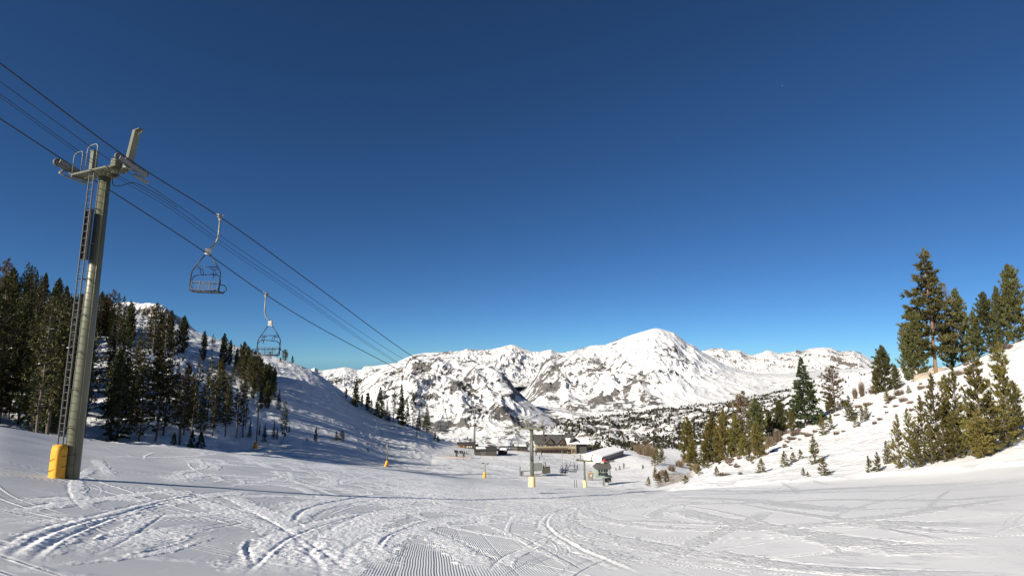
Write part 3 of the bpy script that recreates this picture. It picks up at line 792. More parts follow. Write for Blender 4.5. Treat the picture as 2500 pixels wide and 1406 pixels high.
proto('dark_sapling', FIR, BARK, 3, 4, r0=0.25, bare=0.01, shape='cone', whorl=0.055, nb=6, rise=0.15, tuft=0.42, gap=0.08, dens=0.75, blades=6, width=0.26, irregular=0.3)

TREE_NAME = dict(forest_pine='pine_tree', lodgepole='lodgepole_pine', dense_spruce='spruce_tree', round_pine='round_pine', young_pine='young_pine', bushy_pine='bushy_pine', whitebark='tall_pine', ridge_pine='ridge_pine', layered_fir='fir_tree', rusty_pine='dry_pine', bare_tree='bare_tree', sapling='pine_sapling', dark_sapling='dark_sapling')
trng = random.Random(5)
def plant(key, loc, height, label, group=None, wide=1.0, variant=None, rz=None, lean=0.0, small=False):
    L, h0 = PROTO[key]
    e = L[trng.randrange(len(L)) if variant is None else variant % len(L)]
    s = height / h0
    root = empty(TREE_NAME[key], loc, label, 'tree' if 'sapling' not in key else 'sapling', group, trng.uniform(0, 6.28) if rz is None else rz)
    root.scale = (s * wide, s * wide, s)
    if lean: root.rotation_euler[1] = lean
    for nm, me in e:
        o = bpy.data.objects.new(nm, me); link(o, root)
    return root
def height_at(loc, top_py, px):
    """tree height so that its tip reaches photo row top_py"""
    u, v = dirs(px, top_py)
    return max(0.4, loc.y * float(v) - loc.z)
def tree(key, px, base_py, top_py, label, group=None, wide=1.0, ymin=None, sink=0.15, **kw):
    loc = ground(px, base_py, ymin=ymin)
    h = height_at(loc, top_py, px)
    loc.z -= min(sink, 0.08 * h)
    return plant(key, loc, h + min(sink, .08 * h), label, group, wide, **kw)

# ------------------------------------------------------------------ trees on the left
rf = random.Random(11)
FOR = 'trees of the shaded forest on the left hill'
G = 'pines on the left hill'
# (kind, column, base row, tip row, width factor, label)
LEFT = [
 ('dense_spruce',285,1074,800,0.85,'broad dark spruce with a golden tip just right of the lift tower'),
 ('forest_pine',378,1078,772,0.75,'tallest brownish gold pine standing in front of the left hill'),
 ('forest_pine',338,1076,880,0.9,'dark pine with bare lower trunk between the broad spruce and the tallest gold pine'),
 ('lodgepole',437,1085,885,1.15,'dark pine on a double looking bare trunk right of the tallest gold pine'),
 ('rusty_pine',447,1062,893,0.75,'brownish thin topped pine rising behind the dark double trunk pine'),
 ('lodgepole',478,1010,865,0.8,'very slender dark pine on the snowy slope under the upper left chair'),
 ('lodgepole',505,1030,872,1.0,'slim dark lodgepole at the upper left end of the mid slope clump'),
 ('lodgepole',522,1045,880,1.1,'taller dark lodgepole in the middle of the mid slope clump'),
 ('lodgepole',549,1064,948,1.0,'dark lodgepole with a pale visible stem in the mid slope clump'),
 ('lodgepole',577,1068,930,1.0,'dark lodgepole at the lower right of the mid slope clump'),
 ('lodgepole',592,1066,925,0.9,'dark lodgepole at the right edge of the mid slope clump'),
 ('bushy_pine',535,954,876,0.8,'small bright green pine alone on the open shaded slope'),
 ('ridge_pine',617,972,908,0.7,'olive pine lower on the ridge line below the dark grove'),
 ('ridge_pine',636,997,945,1.0,'squat olive pine left of the sunlit pair on the shaded slope'),
 ('ridge_pine',652,998,928,0.9,'sunlit olive pine with pointed top right of its squat neighbour'),
 ('dense_spruce',680,1000,948,0.9,'small dark conifer right of the sunlit olive pair'),
 ('forest_pine',693,1072,978,0.75,'narrow dark pine with a sunlit tip leaning above the blue shadow'),
 ('dense_spruce',645,1078,1030,0.9,'dark pointed small spruce right of the thin pole with the yellow base'),
 ('dense_spruce',668,1068,1022,0.6,'slim small spruce left of the pine with the sunlit tip'),
 ('dense_spruce',676,1072,1040,0.7,'little spruce tucked at the foot of the pine with the sunlit tip'),
 ('dense_spruce',706,1055,1034,0.8,'tiny spruce just right of the pine with the sunlit tip'),
 ('dense_spruce',609,1068,1020,0.7,'pointed small spruce left of the thin pole with the yellow base'),
 ('dense_spruce',633,1062,1030,0.6,'tiny spruce directly behind the thin pole'),
 ('dark_sapling',770,1077,1043,0.6,'thin dark sapling standing in the striped shadow on the open slope'),
 ('sapling',820,1075,1052,0.9,'smaller of the two sunlit saplings on the open slope'),
 ('sapling',835,1076,1049,1.2,'larger rounder one of the two sunlit saplings on the open slope'),
 ('dark_sapling',730,1066,1060,0.9,'tiny dark sapling left of the thin dark sapling, upper one of two'),
 ('dark_sapling',749,1075,1066,0.9,'tiny dark sapling left of the thin dark sapling, lower one of two'),
 ('dark_sapling',898,1103,1092,1.1,'lone tiny dark sapling near the second thin pole'),
 ('dark_sapling',870,1048,1044,1.1,'tiny dark speck of a sapling high in the shadowed slope'),
 ('dark_sapling',760,1047,1043,1.2,'tiny dry sapling on the lit strip of the open slope'),
 ('dark_sapling',467,1092,1052,0.9,'smaller of two dark saplings at the edge of the groomed slope'),
 ('dark_sapling',490,1093,1053,1.1,'bushier of two dark saplings at the edge of the groomed slope'),
 ('dark_sapling',424,1086,1056,1.0,'dark sapling at the foot of the double trunk pine'),
 ('forest_pine',374,862,740,1.25,'wide dark pine with rounded top on the skyline below the snowy crag'),
 ('ridge_pine',444,862,772,1.1,'dense pyramid pine on the skyline right of the snowy crag'),
 ('ridge_pine',413,840,758,0.8,'dark pine between the rounded skyline pine and the pyramid pine'),
 ('ridge_pine',495,880,808,0.8,'dark narrow pine on the skyline right of the pyramid pine'),
 ('lodgepole',518,868,815,0.9,'thin sparse pine on the skyline between two denser ones'),
 ('ridge_pine',543,898,814,0.9,'dark dense pine on the skyline left of the second chair'),
 ('ridge_pine',560,892,830,0.7,'slim dark skyline pine touching its denser left neighbour'),
 ('lodgepole',570,880,840,0.7,'short thin skyline pine in the gap of the ridge grove'),
 ('round_pine',694,880,853,1.1,'lone round pine on the bare snowy ridge'),
 ('dark_sapling',714,876,868,0.8,'tiny sapling beside the lone round pine on the ridge'),
 ('dark_sapling',660,862,857,1.3,'tiny dark shrub like pine on the ridge top'),
 ('dark_sapling',684,884,872,1.0,'little pine at the left foot of the lone round ridge pine'),
]
SLIM = dict(ridge_pine=.62, dense_spruce=.80, forest_pine=.85, bushy_pine=.75)
for k, px, b, tp, w, lab in LEFT:
    tree(k, px, b, tp, lab, wide=w * SLIM.get(k, 1))
for i in range(40):
    px = rf.uniform(462, 604) if i < 18 else (rf.uniform(560, 672) if i < 28 else rf.uniform(300, 480))
    b = (rf.uniform(985, 1066) if i < 18 else float(np.interp(px, [560, 672], [935, 985])) + rf.uniform(-14, 12)) if i < 28 else rf.uniform(905, 1060)
    loc = ground(px, b, ymin=62); loc.z -= .2
    kd = rf.choice(['lodgepole', 'forest_pine', 'forest_pine', 'dense_spruce'])
    plant(kd, loc, rf.uniform(6, 12), 'dark conifer scattered on the snowy slope between the dense forest and the ridge grove', 'conifers on the shaded slope', rf.uniform(.75, 1.0) * SLIM.get(kd, 1))
# the dense grove along the ridge
for i, (px, b, tp, w) in enumerate([(583,915,838,.9),(592,922,835,1.0),(601,930,846,1.0),(611,938,850,1.0),(619,930,856,.9),(627,948,862,1.0),(637,952,876,1.0),(646,958,888,.9),(652,962,886,1.0),(662,965,893,1.0),(668,962,896,.8),(576,905,850,.8),(606,905,848,.8),(632,920,870,.8)]):
    tree('ridge_pine' if i % 3 else 'forest_pine', px, b, tp, 'dark pine in the dense grove stepping down the left ridge', 'dark grove on the left ridge', w * SLIM['ridge_pine'])
# forest covering the hill behind the tower
def skyline(px): return np.interp(px, [-120,0,30,60,100,140,180,240,300,330,400], [640,640,650,645,675,690,720,722,735,742,765])
placed = []
def forest(n, x0, x1, yb0, yb1, hmin, hmax, kinds, clear=1.0):
    c = 0; tries = 0
    while c < n and tries < n * 40:
        tries += 1
        px = rf.uniform(x0, x1); py = yb0(px) + (yb1(px) - yb0(px)) * rf.random()
        loc = ground(px, py, ymin=62)
        if any((loc.x - q[0]) ** 2 + (loc.y - q[1]) ** 2 < (2.2 * clear) ** 2 for q in placed): continue
        h = rf.uniform(hmin, hmax)
        tip = float(dirs(px, skyline(px) - 8)[1]) * loc.y - loc.z
        if h > tip: h = max(tip * rf.uniform(0.8, 1.0), 3.0)
        placed.append((loc.x, loc.y))
        loc.z -= 0.2
        kd = rf.choice(kinds)
        plant(kd, loc, h, 'dark pine inside the dense shaded forest behind the lift tower', FOR, rf.uniform(0.72, 1.0) * SLIM.get(kd, 1))
        c += 1
mixk = ['forest_pine', 'lodgepole', 'dense_spruce', 'forest_pine', 'ridge_pine']
forest(34, -110, 205, lambda p: 1030 if p < 60 else 1052, lambda p: 1036 if p < 60 else 1064 , 15, 23, ['forest_pine', 'lodgepole', 'dense_spruce'])
forest(78, -150, 200, lambda p: 800, lambda p: 1028, 13, 20, mixk)
forest(46, -150, 262, lambda p: float(skyline(p)) + 70, lambda p: 830, 12, 19, mixk, 0.8)
forest(15, 215, 420, lambda p: float(np.interp(p, [200, 420], [800, 850])), lambda p: float(np.interp(p, [200, 420], [822, 868])), 10, 16, ['forest_pine', 'lodgepole', 'ridge_pine', 'dense_spruce'], 0.8)
forest(8, 215, 335, lambda p: 905, lambda p: 1050, 9, 16, ['forest_pine', 'lodgepole', 'dense_spruce'], 0.9)
forest(6, 215, 300, lambda p: 800, lambda p: 880, 9, 14, ['forest_pine', 'lodgepole', 'dense_spruce'], 0.9)
forest(6, 270, 480, lambda p: float(np.interp(p, [262, 470], [930, 1000])), lambda p: float(np.interp(p, [262, 470], [1060, 1078])), 9, 17, ['forest_pine', 'lodgepole'], 1.0)
for px, tp, k in [(8,632,'rusty_pine'),(22,655,'ridge_pine'),(56,640,'forest_pine'),(76,672,'lodgepole'),(100,668,'ridge_pine'),(134,680,'ridge_pine'),(208,700,'forest_pine'),(240,712,'ridge_pine'),(266,708,'rusty_pine'),(280,716,'lodgepole'),(297,722,'lodgepole'),(320,748,'dense_spruce'),(343,752,'lodgepole')]:
    loc = ground(px, float(skyline(px)) + 95)
    loc.z -= 0.2
    plant(k, loc, height_at(loc, tp, px), 'dark pine inside the dense shaded forest behind the lift tower', FOR, 0.8 * SLIM.get(k, 1))
# out of frame to the left: the same forest goes on and shades the strip below it
for i in range(16):
    y = rf.uniform(66, 110); x = -y * rf.uniform(1.04, 1.35)
    plant(rf.choice(mixk), Vector((x, y, gz(x, y) - .2)), rf.uniform(14, 20), 'dark pine inside the dense shaded forest behind the lift tower', FOR, 1.0)

# ------------------------------------------------------------------ trees on the ridge left of the base area
RID = [
 ('ridge_pine',845,972,948,.8,'small dark pine first in the row on the descending ridge'),
 ('layered_fir',868,990,924,.9,'broad fir with spreading boughs at the top of the descending ridge row'),
 ('ridge_pine',883,992,962,.7,'small dark pine right of the broad fir on the descending ridge'),
 ('ridge_pine',897,1002,958,.8,'dark pine in the dip of the descending ridge row'),
 ('dense_spruce',906,1008,970,.8,'short dark spruce left of the full fir on the descending ridge'),
 ('layered_fir',925,1018,944,.95,'full dark fir in the middle of the descending ridge row'),
 ('dense_spruce',944,1025,978,.9,'dark spruce tucked right of the full fir on the descending ridge'),
 ('dense_spruce',950,1028,1000,.9,'low dark spruce at the foot of the red barked pine'),
 ('layered_fir',979,1035,936,.62,'tallest dark pine of the descending ridge row, right of the red trunk'),
 ('dense_spruce',994,1040,975,.7,'narrow dark spruce right of the tallest pine of the ridge row'),
 ('lodgepole',1008,1045,958,1.1,'thin topped dark pine near the lower end of the ridge row'),
 ('dense_spruce',1022,1050,1000,1.0,'bushy dark spruce below the thin topped pine of the ridge row'),
 ('dense_spruce',1040,1054,985,1.0,'wide dark spruce under the third chair'),
 ('dense_spruce',1050,1050,1005,.8,'short dark spruce right behind the wide one under the third chair'),
 ('dense_spruce',1076,1045,1003,.7,'narrow dark spruce standing alone right of the third chair'),
 ('dense_spruce',1098,1052,1034,.8,'small spruce beyond the ridge, left one of a short row'),
 ('dense_spruce',1108,1057,1040,.7,'small spruce beyond the ridge, middle one of a short row'),
 ('dense_spruce',1118,1058,1038,.7,'small spruce beyond the ridge, taller one of a short row'),
 ('dense_spruce',1127,1064,1045,.7,'small spruce beyond the ridge, right one of a short row'),
 ('dark_sapling',1017,1068,1050,.5,'thin sapling on the sunlit bank below the ridge row'),
 ('dark_sapling',1062,1075,1053,.7,'pointed sapling at the edge of the sunlit bank'),
 ('dark_sapling',1069,1077,1064,1.5,'low spreading bush beside the pointed sapling on the bank'),
 ('dark_sapling',1141,1075,1064,.8,'tiny dark conifer left of the tall thin lift tower'),
 ('dark_sapling',1148,1078,1070,.8,'tiniest dark conifer at the foot of the tall thin lift tower'),
]
for k, px, b, tp, w, lab in RID:
    tree(k, px, b, tp, lab, wide=w * (.85 if k != 'dark_sapling' else 1), ymin=150)
r = tree('lodgepole', 961, 1030, 950, 'pine with a reddish bare trunk among the descending ridge row', wide=1.1, ymin=150)
for ch in r.children:
    if ch.name.startswith('trunk'):
        ch.data = ch.data.copy(); ch.data.materials[0] = BARKR

# ------------------------------------------------------------------ trees on the right bank
RIGHT = [
 ('whitebark',2283,890,609,.95,'tallest pine on the right bank with gaps and a pale trunk'),
 ('ridge_pine',2243,925,753,.75,'golden olive pine left of the tallest pine on the right bank'),
 ('ridge_pine',2219,930,790,.6,'slim olive pine at the left edge of the tall group'),
 ('bare_tree',2326,885,693,1.0,'grey bare topped tree right behind the tallest pine'),
 ('ridge_pine',2318,880,800,.9,'dark bushy pine at the foot of the grey bare tree'),
 ('ridge_pine',2350,878,706,.72,'dense column shaped pine right of the grey bare tree'),
 ('ridge_pine',2386,868,760,.7,'shorter pine between the column shaped pine and the dark pair'),
 ('ridge_pine',2416,852,714,.9,'dark full pine on the ridge right of a sky gap'),
 ('ridge_pine',2450,846,700,.6,'dark pointed pine left of the tall one at the frame edge'),
 ('ridge_pine',2483,836,648,.75,'tall grey green pine at the right edge of the photo'),
 ('ridge_pine',2162,955,845,1.05,'stout rounded pine standing left of the tall group'),
 ('ridge_pine',2190,950,890,.9,'low bushy pine between the stout pine and the tall group'),
 ('bushy_pine',2140,962,905,.9,'low olive pine at the left foot of the stout pine'),
 ('layered_fir',1966,1040,873,1.0,'dark green layered fir rising alone above the bank'),
 ('rusty_pine',2040,1005,893,1.15,'brownish sparse pine on the bank right of the layered fir'),
 ('bushy_pine',2030,1010,960,1.1,'low olive pine at the foot of the brownish sparse pine'),
 ('rusty_pine',1822,1100,955,.95,'brown pine with a clumped flat top left of the layered fir'),
 ('ridge_pine',1853,1095,973,.95,'dark olive pine right of the clumped brown pine'),
 ('bushy_pine',1850,1118,1030,1.1,'yellow green bushy pine in front of the dark olive pine'),
 ('ridge_pine',1905,1062,978,1.0,'olive pine between the dark olive one and the layered fir'),
 ('bushy_pine',1880,1075,1000,.9,'smaller olive pine tucked left of the layered fir group'),
 ('bushy_pine',1936,1055,1000,.9,'low olive pine at the left foot of the layered fir'),
 ('bushy_pine',1800,1115,1012,.9,'tall slim olive pine left of the clumped brown pine'),
 ('bushy_pine',1770,1125,1000,.8,'dark green pointed pine in the middle of the lower bank grove'),
 ('bushy_pine',1742,1130,1010,1.0,'light olive pine at the left of the lower bank grove'),
 ('bushy_pine',1755,1132,1050,1.1,'short olive pine in front of the lower bank grove'),
 ('bushy_pine',1682,1130,1018,.95,'olive brown pine standing first on the lower bank'),
 ('bushy_pine',1695,1150,1075,1.25,'bright olive bushy pine below the first pine of the lower bank'),
 ('bushy_pine',1722,1142,1080,1.1,'round olive pine right of the bright bushy one'),
 ('bushy_pine',1818,1112,1060,1.2,'short bright pine under the clumped brown pine'),
 ('young_pine',2078,1028,966,1.4,'small golden green pine beside two thin ones on the bank'),
 ('young_pine',2106,1030,990,1.3,'thin small pine right of the golden green one, left of a pair'),
 ('young_pine',2117,1022,984,1.2,'thin small pine right of the golden green one, right of a pair'),
 ('sapling',2090,1042,1012,1.0,'pale sparse sapling at the foot of the small golden green pine'),
 ('young_pine',2008,1062,1012,1.5,'small dark pine on the open bank below the layered fir'),
 ('sapling',2030,1048,1012,1.0,'sparse greyish sapling on the bank right of the small dark pine'),
 ('young_pine',1990,1132,1064,1.5,'snow dusted sapling on the open slope, tallest of the lone ones'),
 ('young_pine',2168,985,950,1.4,'thin small pine below the stout rounded pine'),
 ('young_pine',2218,960,940,1.8,'tiny round sapling below the tan boulders'),
 ('young_pine',2428,880,838,1.6,'small bright pine in front of the dark full ridge pine'),
 ('sapling',2438,876,860,1.2,'tiny bush like pine left of the young pine near the frame edge'),
 # the cluster of young pines by the run
 ('young_pine',2199,1142,1012,1.0,'first young pine at the left end of the roadside cluster'),
 ('young_pine',2226,1140,998,1.05,'young pine second from the left end of the roadside cluster'),
 ('young_pine',2243,1140,1030,1.0,'shorter young pine in front in the left part of the roadside cluster'),
 ('young_pine',2262,1130,966,.95,'slim tall young pine in the left half of the roadside cluster'),
 ('young_pine',2291,1124,914,.95,'tall young pine with a dark pointed top in the roadside cluster'),
 ('young_pine',2325,1115,916,.85,'young pine with an upswept thin top right of the dark pointed one'),
 ('young_pine',2352,1108,895,.95,'tall young pine with a feathery top in the middle of the roadside cluster'),
 ('young_pine',2340,1118,1000,1.1,'low full young pine in the middle front of the roadside cluster'),
 ('young_pine',2401,1112,862,1.05,'tallest young pine of the roadside cluster'),
 ('bushy_pine',2398,1117,1000,1.0,'yellowish young pine in front of the tallest one of the cluster'),
 ('young_pine',2432,1102,955,1.0,'young pine right of the tallest one in the roadside cluster'),
 ('young_pine',2472,1068,838,1.05,'tall young pine separate near the right edge of the photo'),
 ('young_pine',2462,1090,960,1.1,'shorter young pine below the separate tall one near the right edge'),
 ('young_pine',2494,1075,930,1.0,'young pine cut by the right edge of the photo'),
 ('young_pine',2310,1126,1030,1.1,'low dark young pine at the front of the roadside cluster'),
 ('young_pine',2276,1132,1040,1.0,'dim low young pine tucked under the dark pointed one'),
 ('young_pine',2372,1112,960,.9,'dark middle young pine behind the yellowish one'),
 ('young_pine',2418,1108,1020,1.0,'low young pine right of the yellowish one'),
 ('sapling',2122,1152,1113,1.0,'lone sapling left of the roadside cluster'),
 ('young_pine',2146,1150,1103,1.3,'small pine left one of a leaning pair beside the roadside cluster'),
 ('young_pine',2166,1132,1076,1.3,'small pine right one of a leaning pair beside the roadside cluster'),
 ('sapling',2012,1161,1116,1.1,'bright bushy sapling at the foot of the open slope'),
 ('sapling',1962,1161,1141,1.1,'small sapling left of the bright bushy one'),
 ('sapling',1972,1163,1150,1.2,'tiny sapling touching the small one left of the bright bushy sapling'),
 ('sapling',1916,1140,1101,1.1,'sapling at the left of a trio on the open slope'),
 ('sapling',1938,1128,1104,1.4,'wide middle sapling of a trio on the open slope'),
 ('sapling',1954,1120,1097,1.2,'right sapling of a trio on the open slope'),
 ('sapling',1861,1152,1119,1.3,'leaning grey green sapling low on the open slope'),
 ('sapling',1831,1124,1090,1.1,'sapling below the clumped brown pine'),
 ('sapling',1750,1162,1138,1.3,'windswept sapling near the foot of the bank'),
 ('sapling',1730,1142,1122,1.5,'sapling right of the snowy shrubs under the lower grove'),
 ('sapling',1707,1160,1134,1.3,'snowy shrub like sapling under the bright bushy pine'),
 ('sapling',1674,1180,1160,2.0,'low spreading sapling at the very foot of the bank'),
 ('young_pine',1605,1134,1092,1.4,'dark narrow pine beside the brown thicket, left of two'),
 ('young_pine',1613,1130,1088,1.5,'dark narrow pine beside the brown thicket, right of two'),
 ('sapling',1597,1137,1108,1.0,'thin sapling left of the two dark narrow pines'),
 ('sapling',1600,1172,1140,1.0,'upper sapling on the bare brown bank'),
 ('sapling',1610,1178,1150,1.0,'middle sapling on the bare brown bank'),
 ('sapling',1626,1176,1147,1.2,'right sapling on the bare brown bank'),
 ('sapling',1584,1187,1163,1.1,'sapling at the lower left end of the bare brown bank'),
 ('sapling',1523,1143,1130,1.0,'pointed sapling right of the lift hut'),
 ('sapling',1513,1147,1136,1.0,'small sapling nearest the lift hut'),
 ('sapling',1504,1148,1141,1.2,'tiniest sapling behind the lift hut'),
 ('dark_sapling',1570,1143,1134,1.2,'sapling at the edge of the base area under the brown thicket'),
]
for k, px, b, tp, w, lab in RIGHT:
    tree(k, px, b, tp, lab, wide=w * (.92 if k == 'young_pine' and px > 2190 and b > 1060 else .78 if k == 'bushy_pine' else .85 if k == 'ridge_pine' else 1))

# ------------------------------------------------------------------ shrubs, thickets, boulders
def shrub_mesh(name, seed, mat, n=46, flat=0.55, blades=6, width=0.05, size=0.55):
    rng_ = np.random.RandomState(seed); g = Geo()
    a = rng_.uniform(0, 6.283, n); r_ = np.sqrt(rng_.rand(n)) * 0.42
    pos = np.c_[np.cos(a) * r_, np.sin(a) * r_, rng_.rand(n) * 0.16]
    out = np.c_[np.cos(a) * 0.5, np.sin(a) * 0.5, np.full(n, flat)]
    tufts(g, pos, out, np.full(n, size), rng_, blades, width, 0.5)
    return g.mesh(name, mat)
SHR = [shrub_mesh('shrub', 70 + i, TWIG, 60, 0.6, 7, 0.05) for i in range(3)]
STR = [shrub_mesh('thicket', 80 + i, STRAW, 90, 1.4, 7, 0.035, 0.9) for i in range(3)]
def shrub(px, py, w, h, label, group=None, mats=SHR, name='shrub', ymin=None):
    loc = ground(px, py, ymin=ymin); k = loc.y / FPX
    o = bpy.data.objects.new(name, rf.choice(mats)); link(o)
    o.location = loc - Vector((0, 0, 0.06)); o.scale = (w * k * .8, w * k * .7, h * k * 1.5); o.rotation_euler[2] = rf.uniform(0, 6.28)
    return tag(o, label, 'shrub', group)
BR = 'grey brown shrubs poking out of the right bank'
for px, py, w, h in [(1915,1060,30,14),(1945,1062,34,16),(1936,1072,22,10),(1975,1065,26,14),(1990,1055,14,10),(1900,1075,24,10),(1890,1080,20,9),(1925,1080,14,8),(1918,1092,18,8),(2042,1060,18,12),(2135,960,34,20),(2178,975,22,16),(2195,965,26,22),(2250,950,20,16),(2300,938,26,14),(2318,930,18,12),(2275,945,16,10),(2365,905,26,14),(2345,914,30,16),(2390,893,26,14),(1870,1092,34,16),(1860,1098,40,18),(1852,1108,36,20),(1780,1130,24,12),(1786,1124,18,12),(1806,1120,16,10),(2120,990,24,14),(2148,1025,14,10),(2135,1035,14,12),(2205,980,22,16),(2222,985,18,12),(2095,995,20,12),(2440,858,24,14),(2460,850,30,16),(1770,1160,40,10),(1800,1140,22,10),(2165,1008,10,8)]:
    shrub(px, py, w, h, 'low grey brown shrub poking out of the snow on the right bank', BR)
for _ in range(60):
    px = rf.uniform(1760, 2470); py = float(np.interp(px, [1760, 1900, 2130, 2300, 2470], [1140, 1068, 970, 912, 838])) + abs(rf.gauss(0, 1)) * 26 + 4
    shrub(px, py, rf.uniform(7, 18), rf.uniform(5, 11), 'low grey brown shrub poking out of the snow on the right bank', BR)
TH = 'straw coloured thicket at the edge of the base area'
for px, py, w, h in [(1552,1103,10,14),(1558,1107,9,18),(1564,1109,11,16),(1570,1110,9,20),(1576,1112,12,17),(1582,1113,9,22),(1588,1114,11,18),(1594,1116,10,20),(1547,1098,10,11),(1602,1112,11,17),(1566,1101,10,16),(1574,1103,12,14),(1584,1104,11,19),(1592,1107,10,15)]:
    shrub(px, py, w, h, 'straw coloured leafless thicket right of the long white shed', TH, STR, 'thicket', 150)
TH2 = 'tan stems under the lower bank pines'
for px, py, w, h in [(1735,1128,18,30),(1760,1124,18,30),(1790,1116,18,28),(1810,1108,16,24),(1830,1104,16,26),(1700,1150,20,16),(1660,1140,20,14),(1640,1150,18,12),(1620,1160,18,12),(1605,1168,18,10),(1672,1128,16,12),(1690,1120,14,14),(1880,1090,20,22),(1900,1078,20,24),(2105,968,14,30),(2088,972,12,22),(2060,990,14,14)]:
    shrub(px, py, w, h, 'tan leafless brush on the edge of the right bank', TH2, STR, 'brush')
def boulder(px, py, w, h, label, seed):
    rng_ = np.random.RandomState(seed)
    loc = ground(px, py); k = loc.y / FPX
    th, ph = np.meshgrid(np.linspace(0, 2 * np.pi, 41)[:-1], np.linspace(-0.3, np.pi / 2, 14))
    x, y, z = np.cos(th) * np.cos(ph), np.sin(th) * np.cos(ph), np.sin(ph)
    n = 1 + 0.16 * fbm(x * 1.4 + seed, y * 1.4 + z, 3, seed) + 0.05 * ridged(x * 3 + z, y * 3 + seed, 2, seed)
    V = np.stack([x * n, y * n, z * n], -1).reshape(-1, 3) * [w * k / 2, w * k * 0.32, h * k]
    m, c = th.shape; i = np.arange(m - 1)[:, None] * c; j = np.arange(c)[None]; jn = (j + 1) % c
    q = np.stack([i + j, i + jn, i + c + jn, i + c + j], -1).reshape(-1, 4)
    g = Geo(); g.add(V, q, np.zeros(len(V)))
    o = bpy.data.objects.new('boulder', g.mesh('boulder', BOULD, True)); link(o); o.location = loc - Vector((0, 0, .1)); o.rotation_euler[1] = -0.28
    tag(o, label, 'boulder')
BOULD = plain_material('granite', (0.36, 0.30, 0.23), 0.9, 0.3, 1.6, bump=0.15)
boulder(2256, 922, 48, 13, 'long tan boulder sloping down to the left under the tall pines', 3)
boulder(2288, 908, 42, 10, 'flatter tan boulder just above and right of the long one', 9)

# far hillside dotted with small trees nobody could count
def far_scrub():
    rng_ = np.random.RandomState(17); g = Geo()
    n = 7500
    px = rng_.uniform(1290, 2130, n * 3)
    rr = np.exp(rng_.uniform(np.log(330), np.log(1080), n * 3))
    az = np.arctan(dirs(px, np.full(len(px), 900.0))[0])
    x, y = rr * np.sin(az), rr * np.cos(az)
    dens = 0.50 + 1.15 * fbm(x / 80, y / 80, 4, 19)
    lim = (smooth(1290, 1400, px) * (1 - 0.93 * smooth(1890, 1990, px))) * (0.62 + 0.8 * smooth(560, 900, rr)) + 0.25 * smooth(900, 1050, rr) * (1 - smooth(1880, 1950, px))
    keep = rng_.rand(len(px)) < np.clip(dens, 0, 1) * np.clip(lim, 0, 1)
    x, y, az, rr = x[keep][:n], y[keep][:n], az[keep][:n], rr[keep][:n]
    fj = np.interp(az, AZ, np.arange(len(AZ))).astype(int); fi = _ri(rr).astype(int)
    z = TZ[np.clip(fi, 0, len(RR) - 1), np.clip(fj, 0, len(AZ) - 1)]
    h = rng_.uniform(1.0, 3.6, len(x)) * (0.7 + rr / 1500)
    pos = np.c_[x, y, z]
    for lv, (zz, sc) in enumerate([(0.05, 0.95), (0.35, 0.75), (0.65, 0.5)]):
        p = pos.copy(); p[:, 2] += h * zz
        tufts(g, p, np.tile([0, 0, 0.5], (len(p), 1)), h * sc, rng_, 5, 0.42, 0.25)
    return g.mesh('far_scrub', leaf_material('far_scrub', (0.014, 0.016, 0.010), (0.060, 0.055, 0.032)))
tag(link(bpy.data.objects.new('far_trees', far_scrub())), 'small dark trees scattered over the snowy hillside beyond the base area', 'trees', kind='stuff')

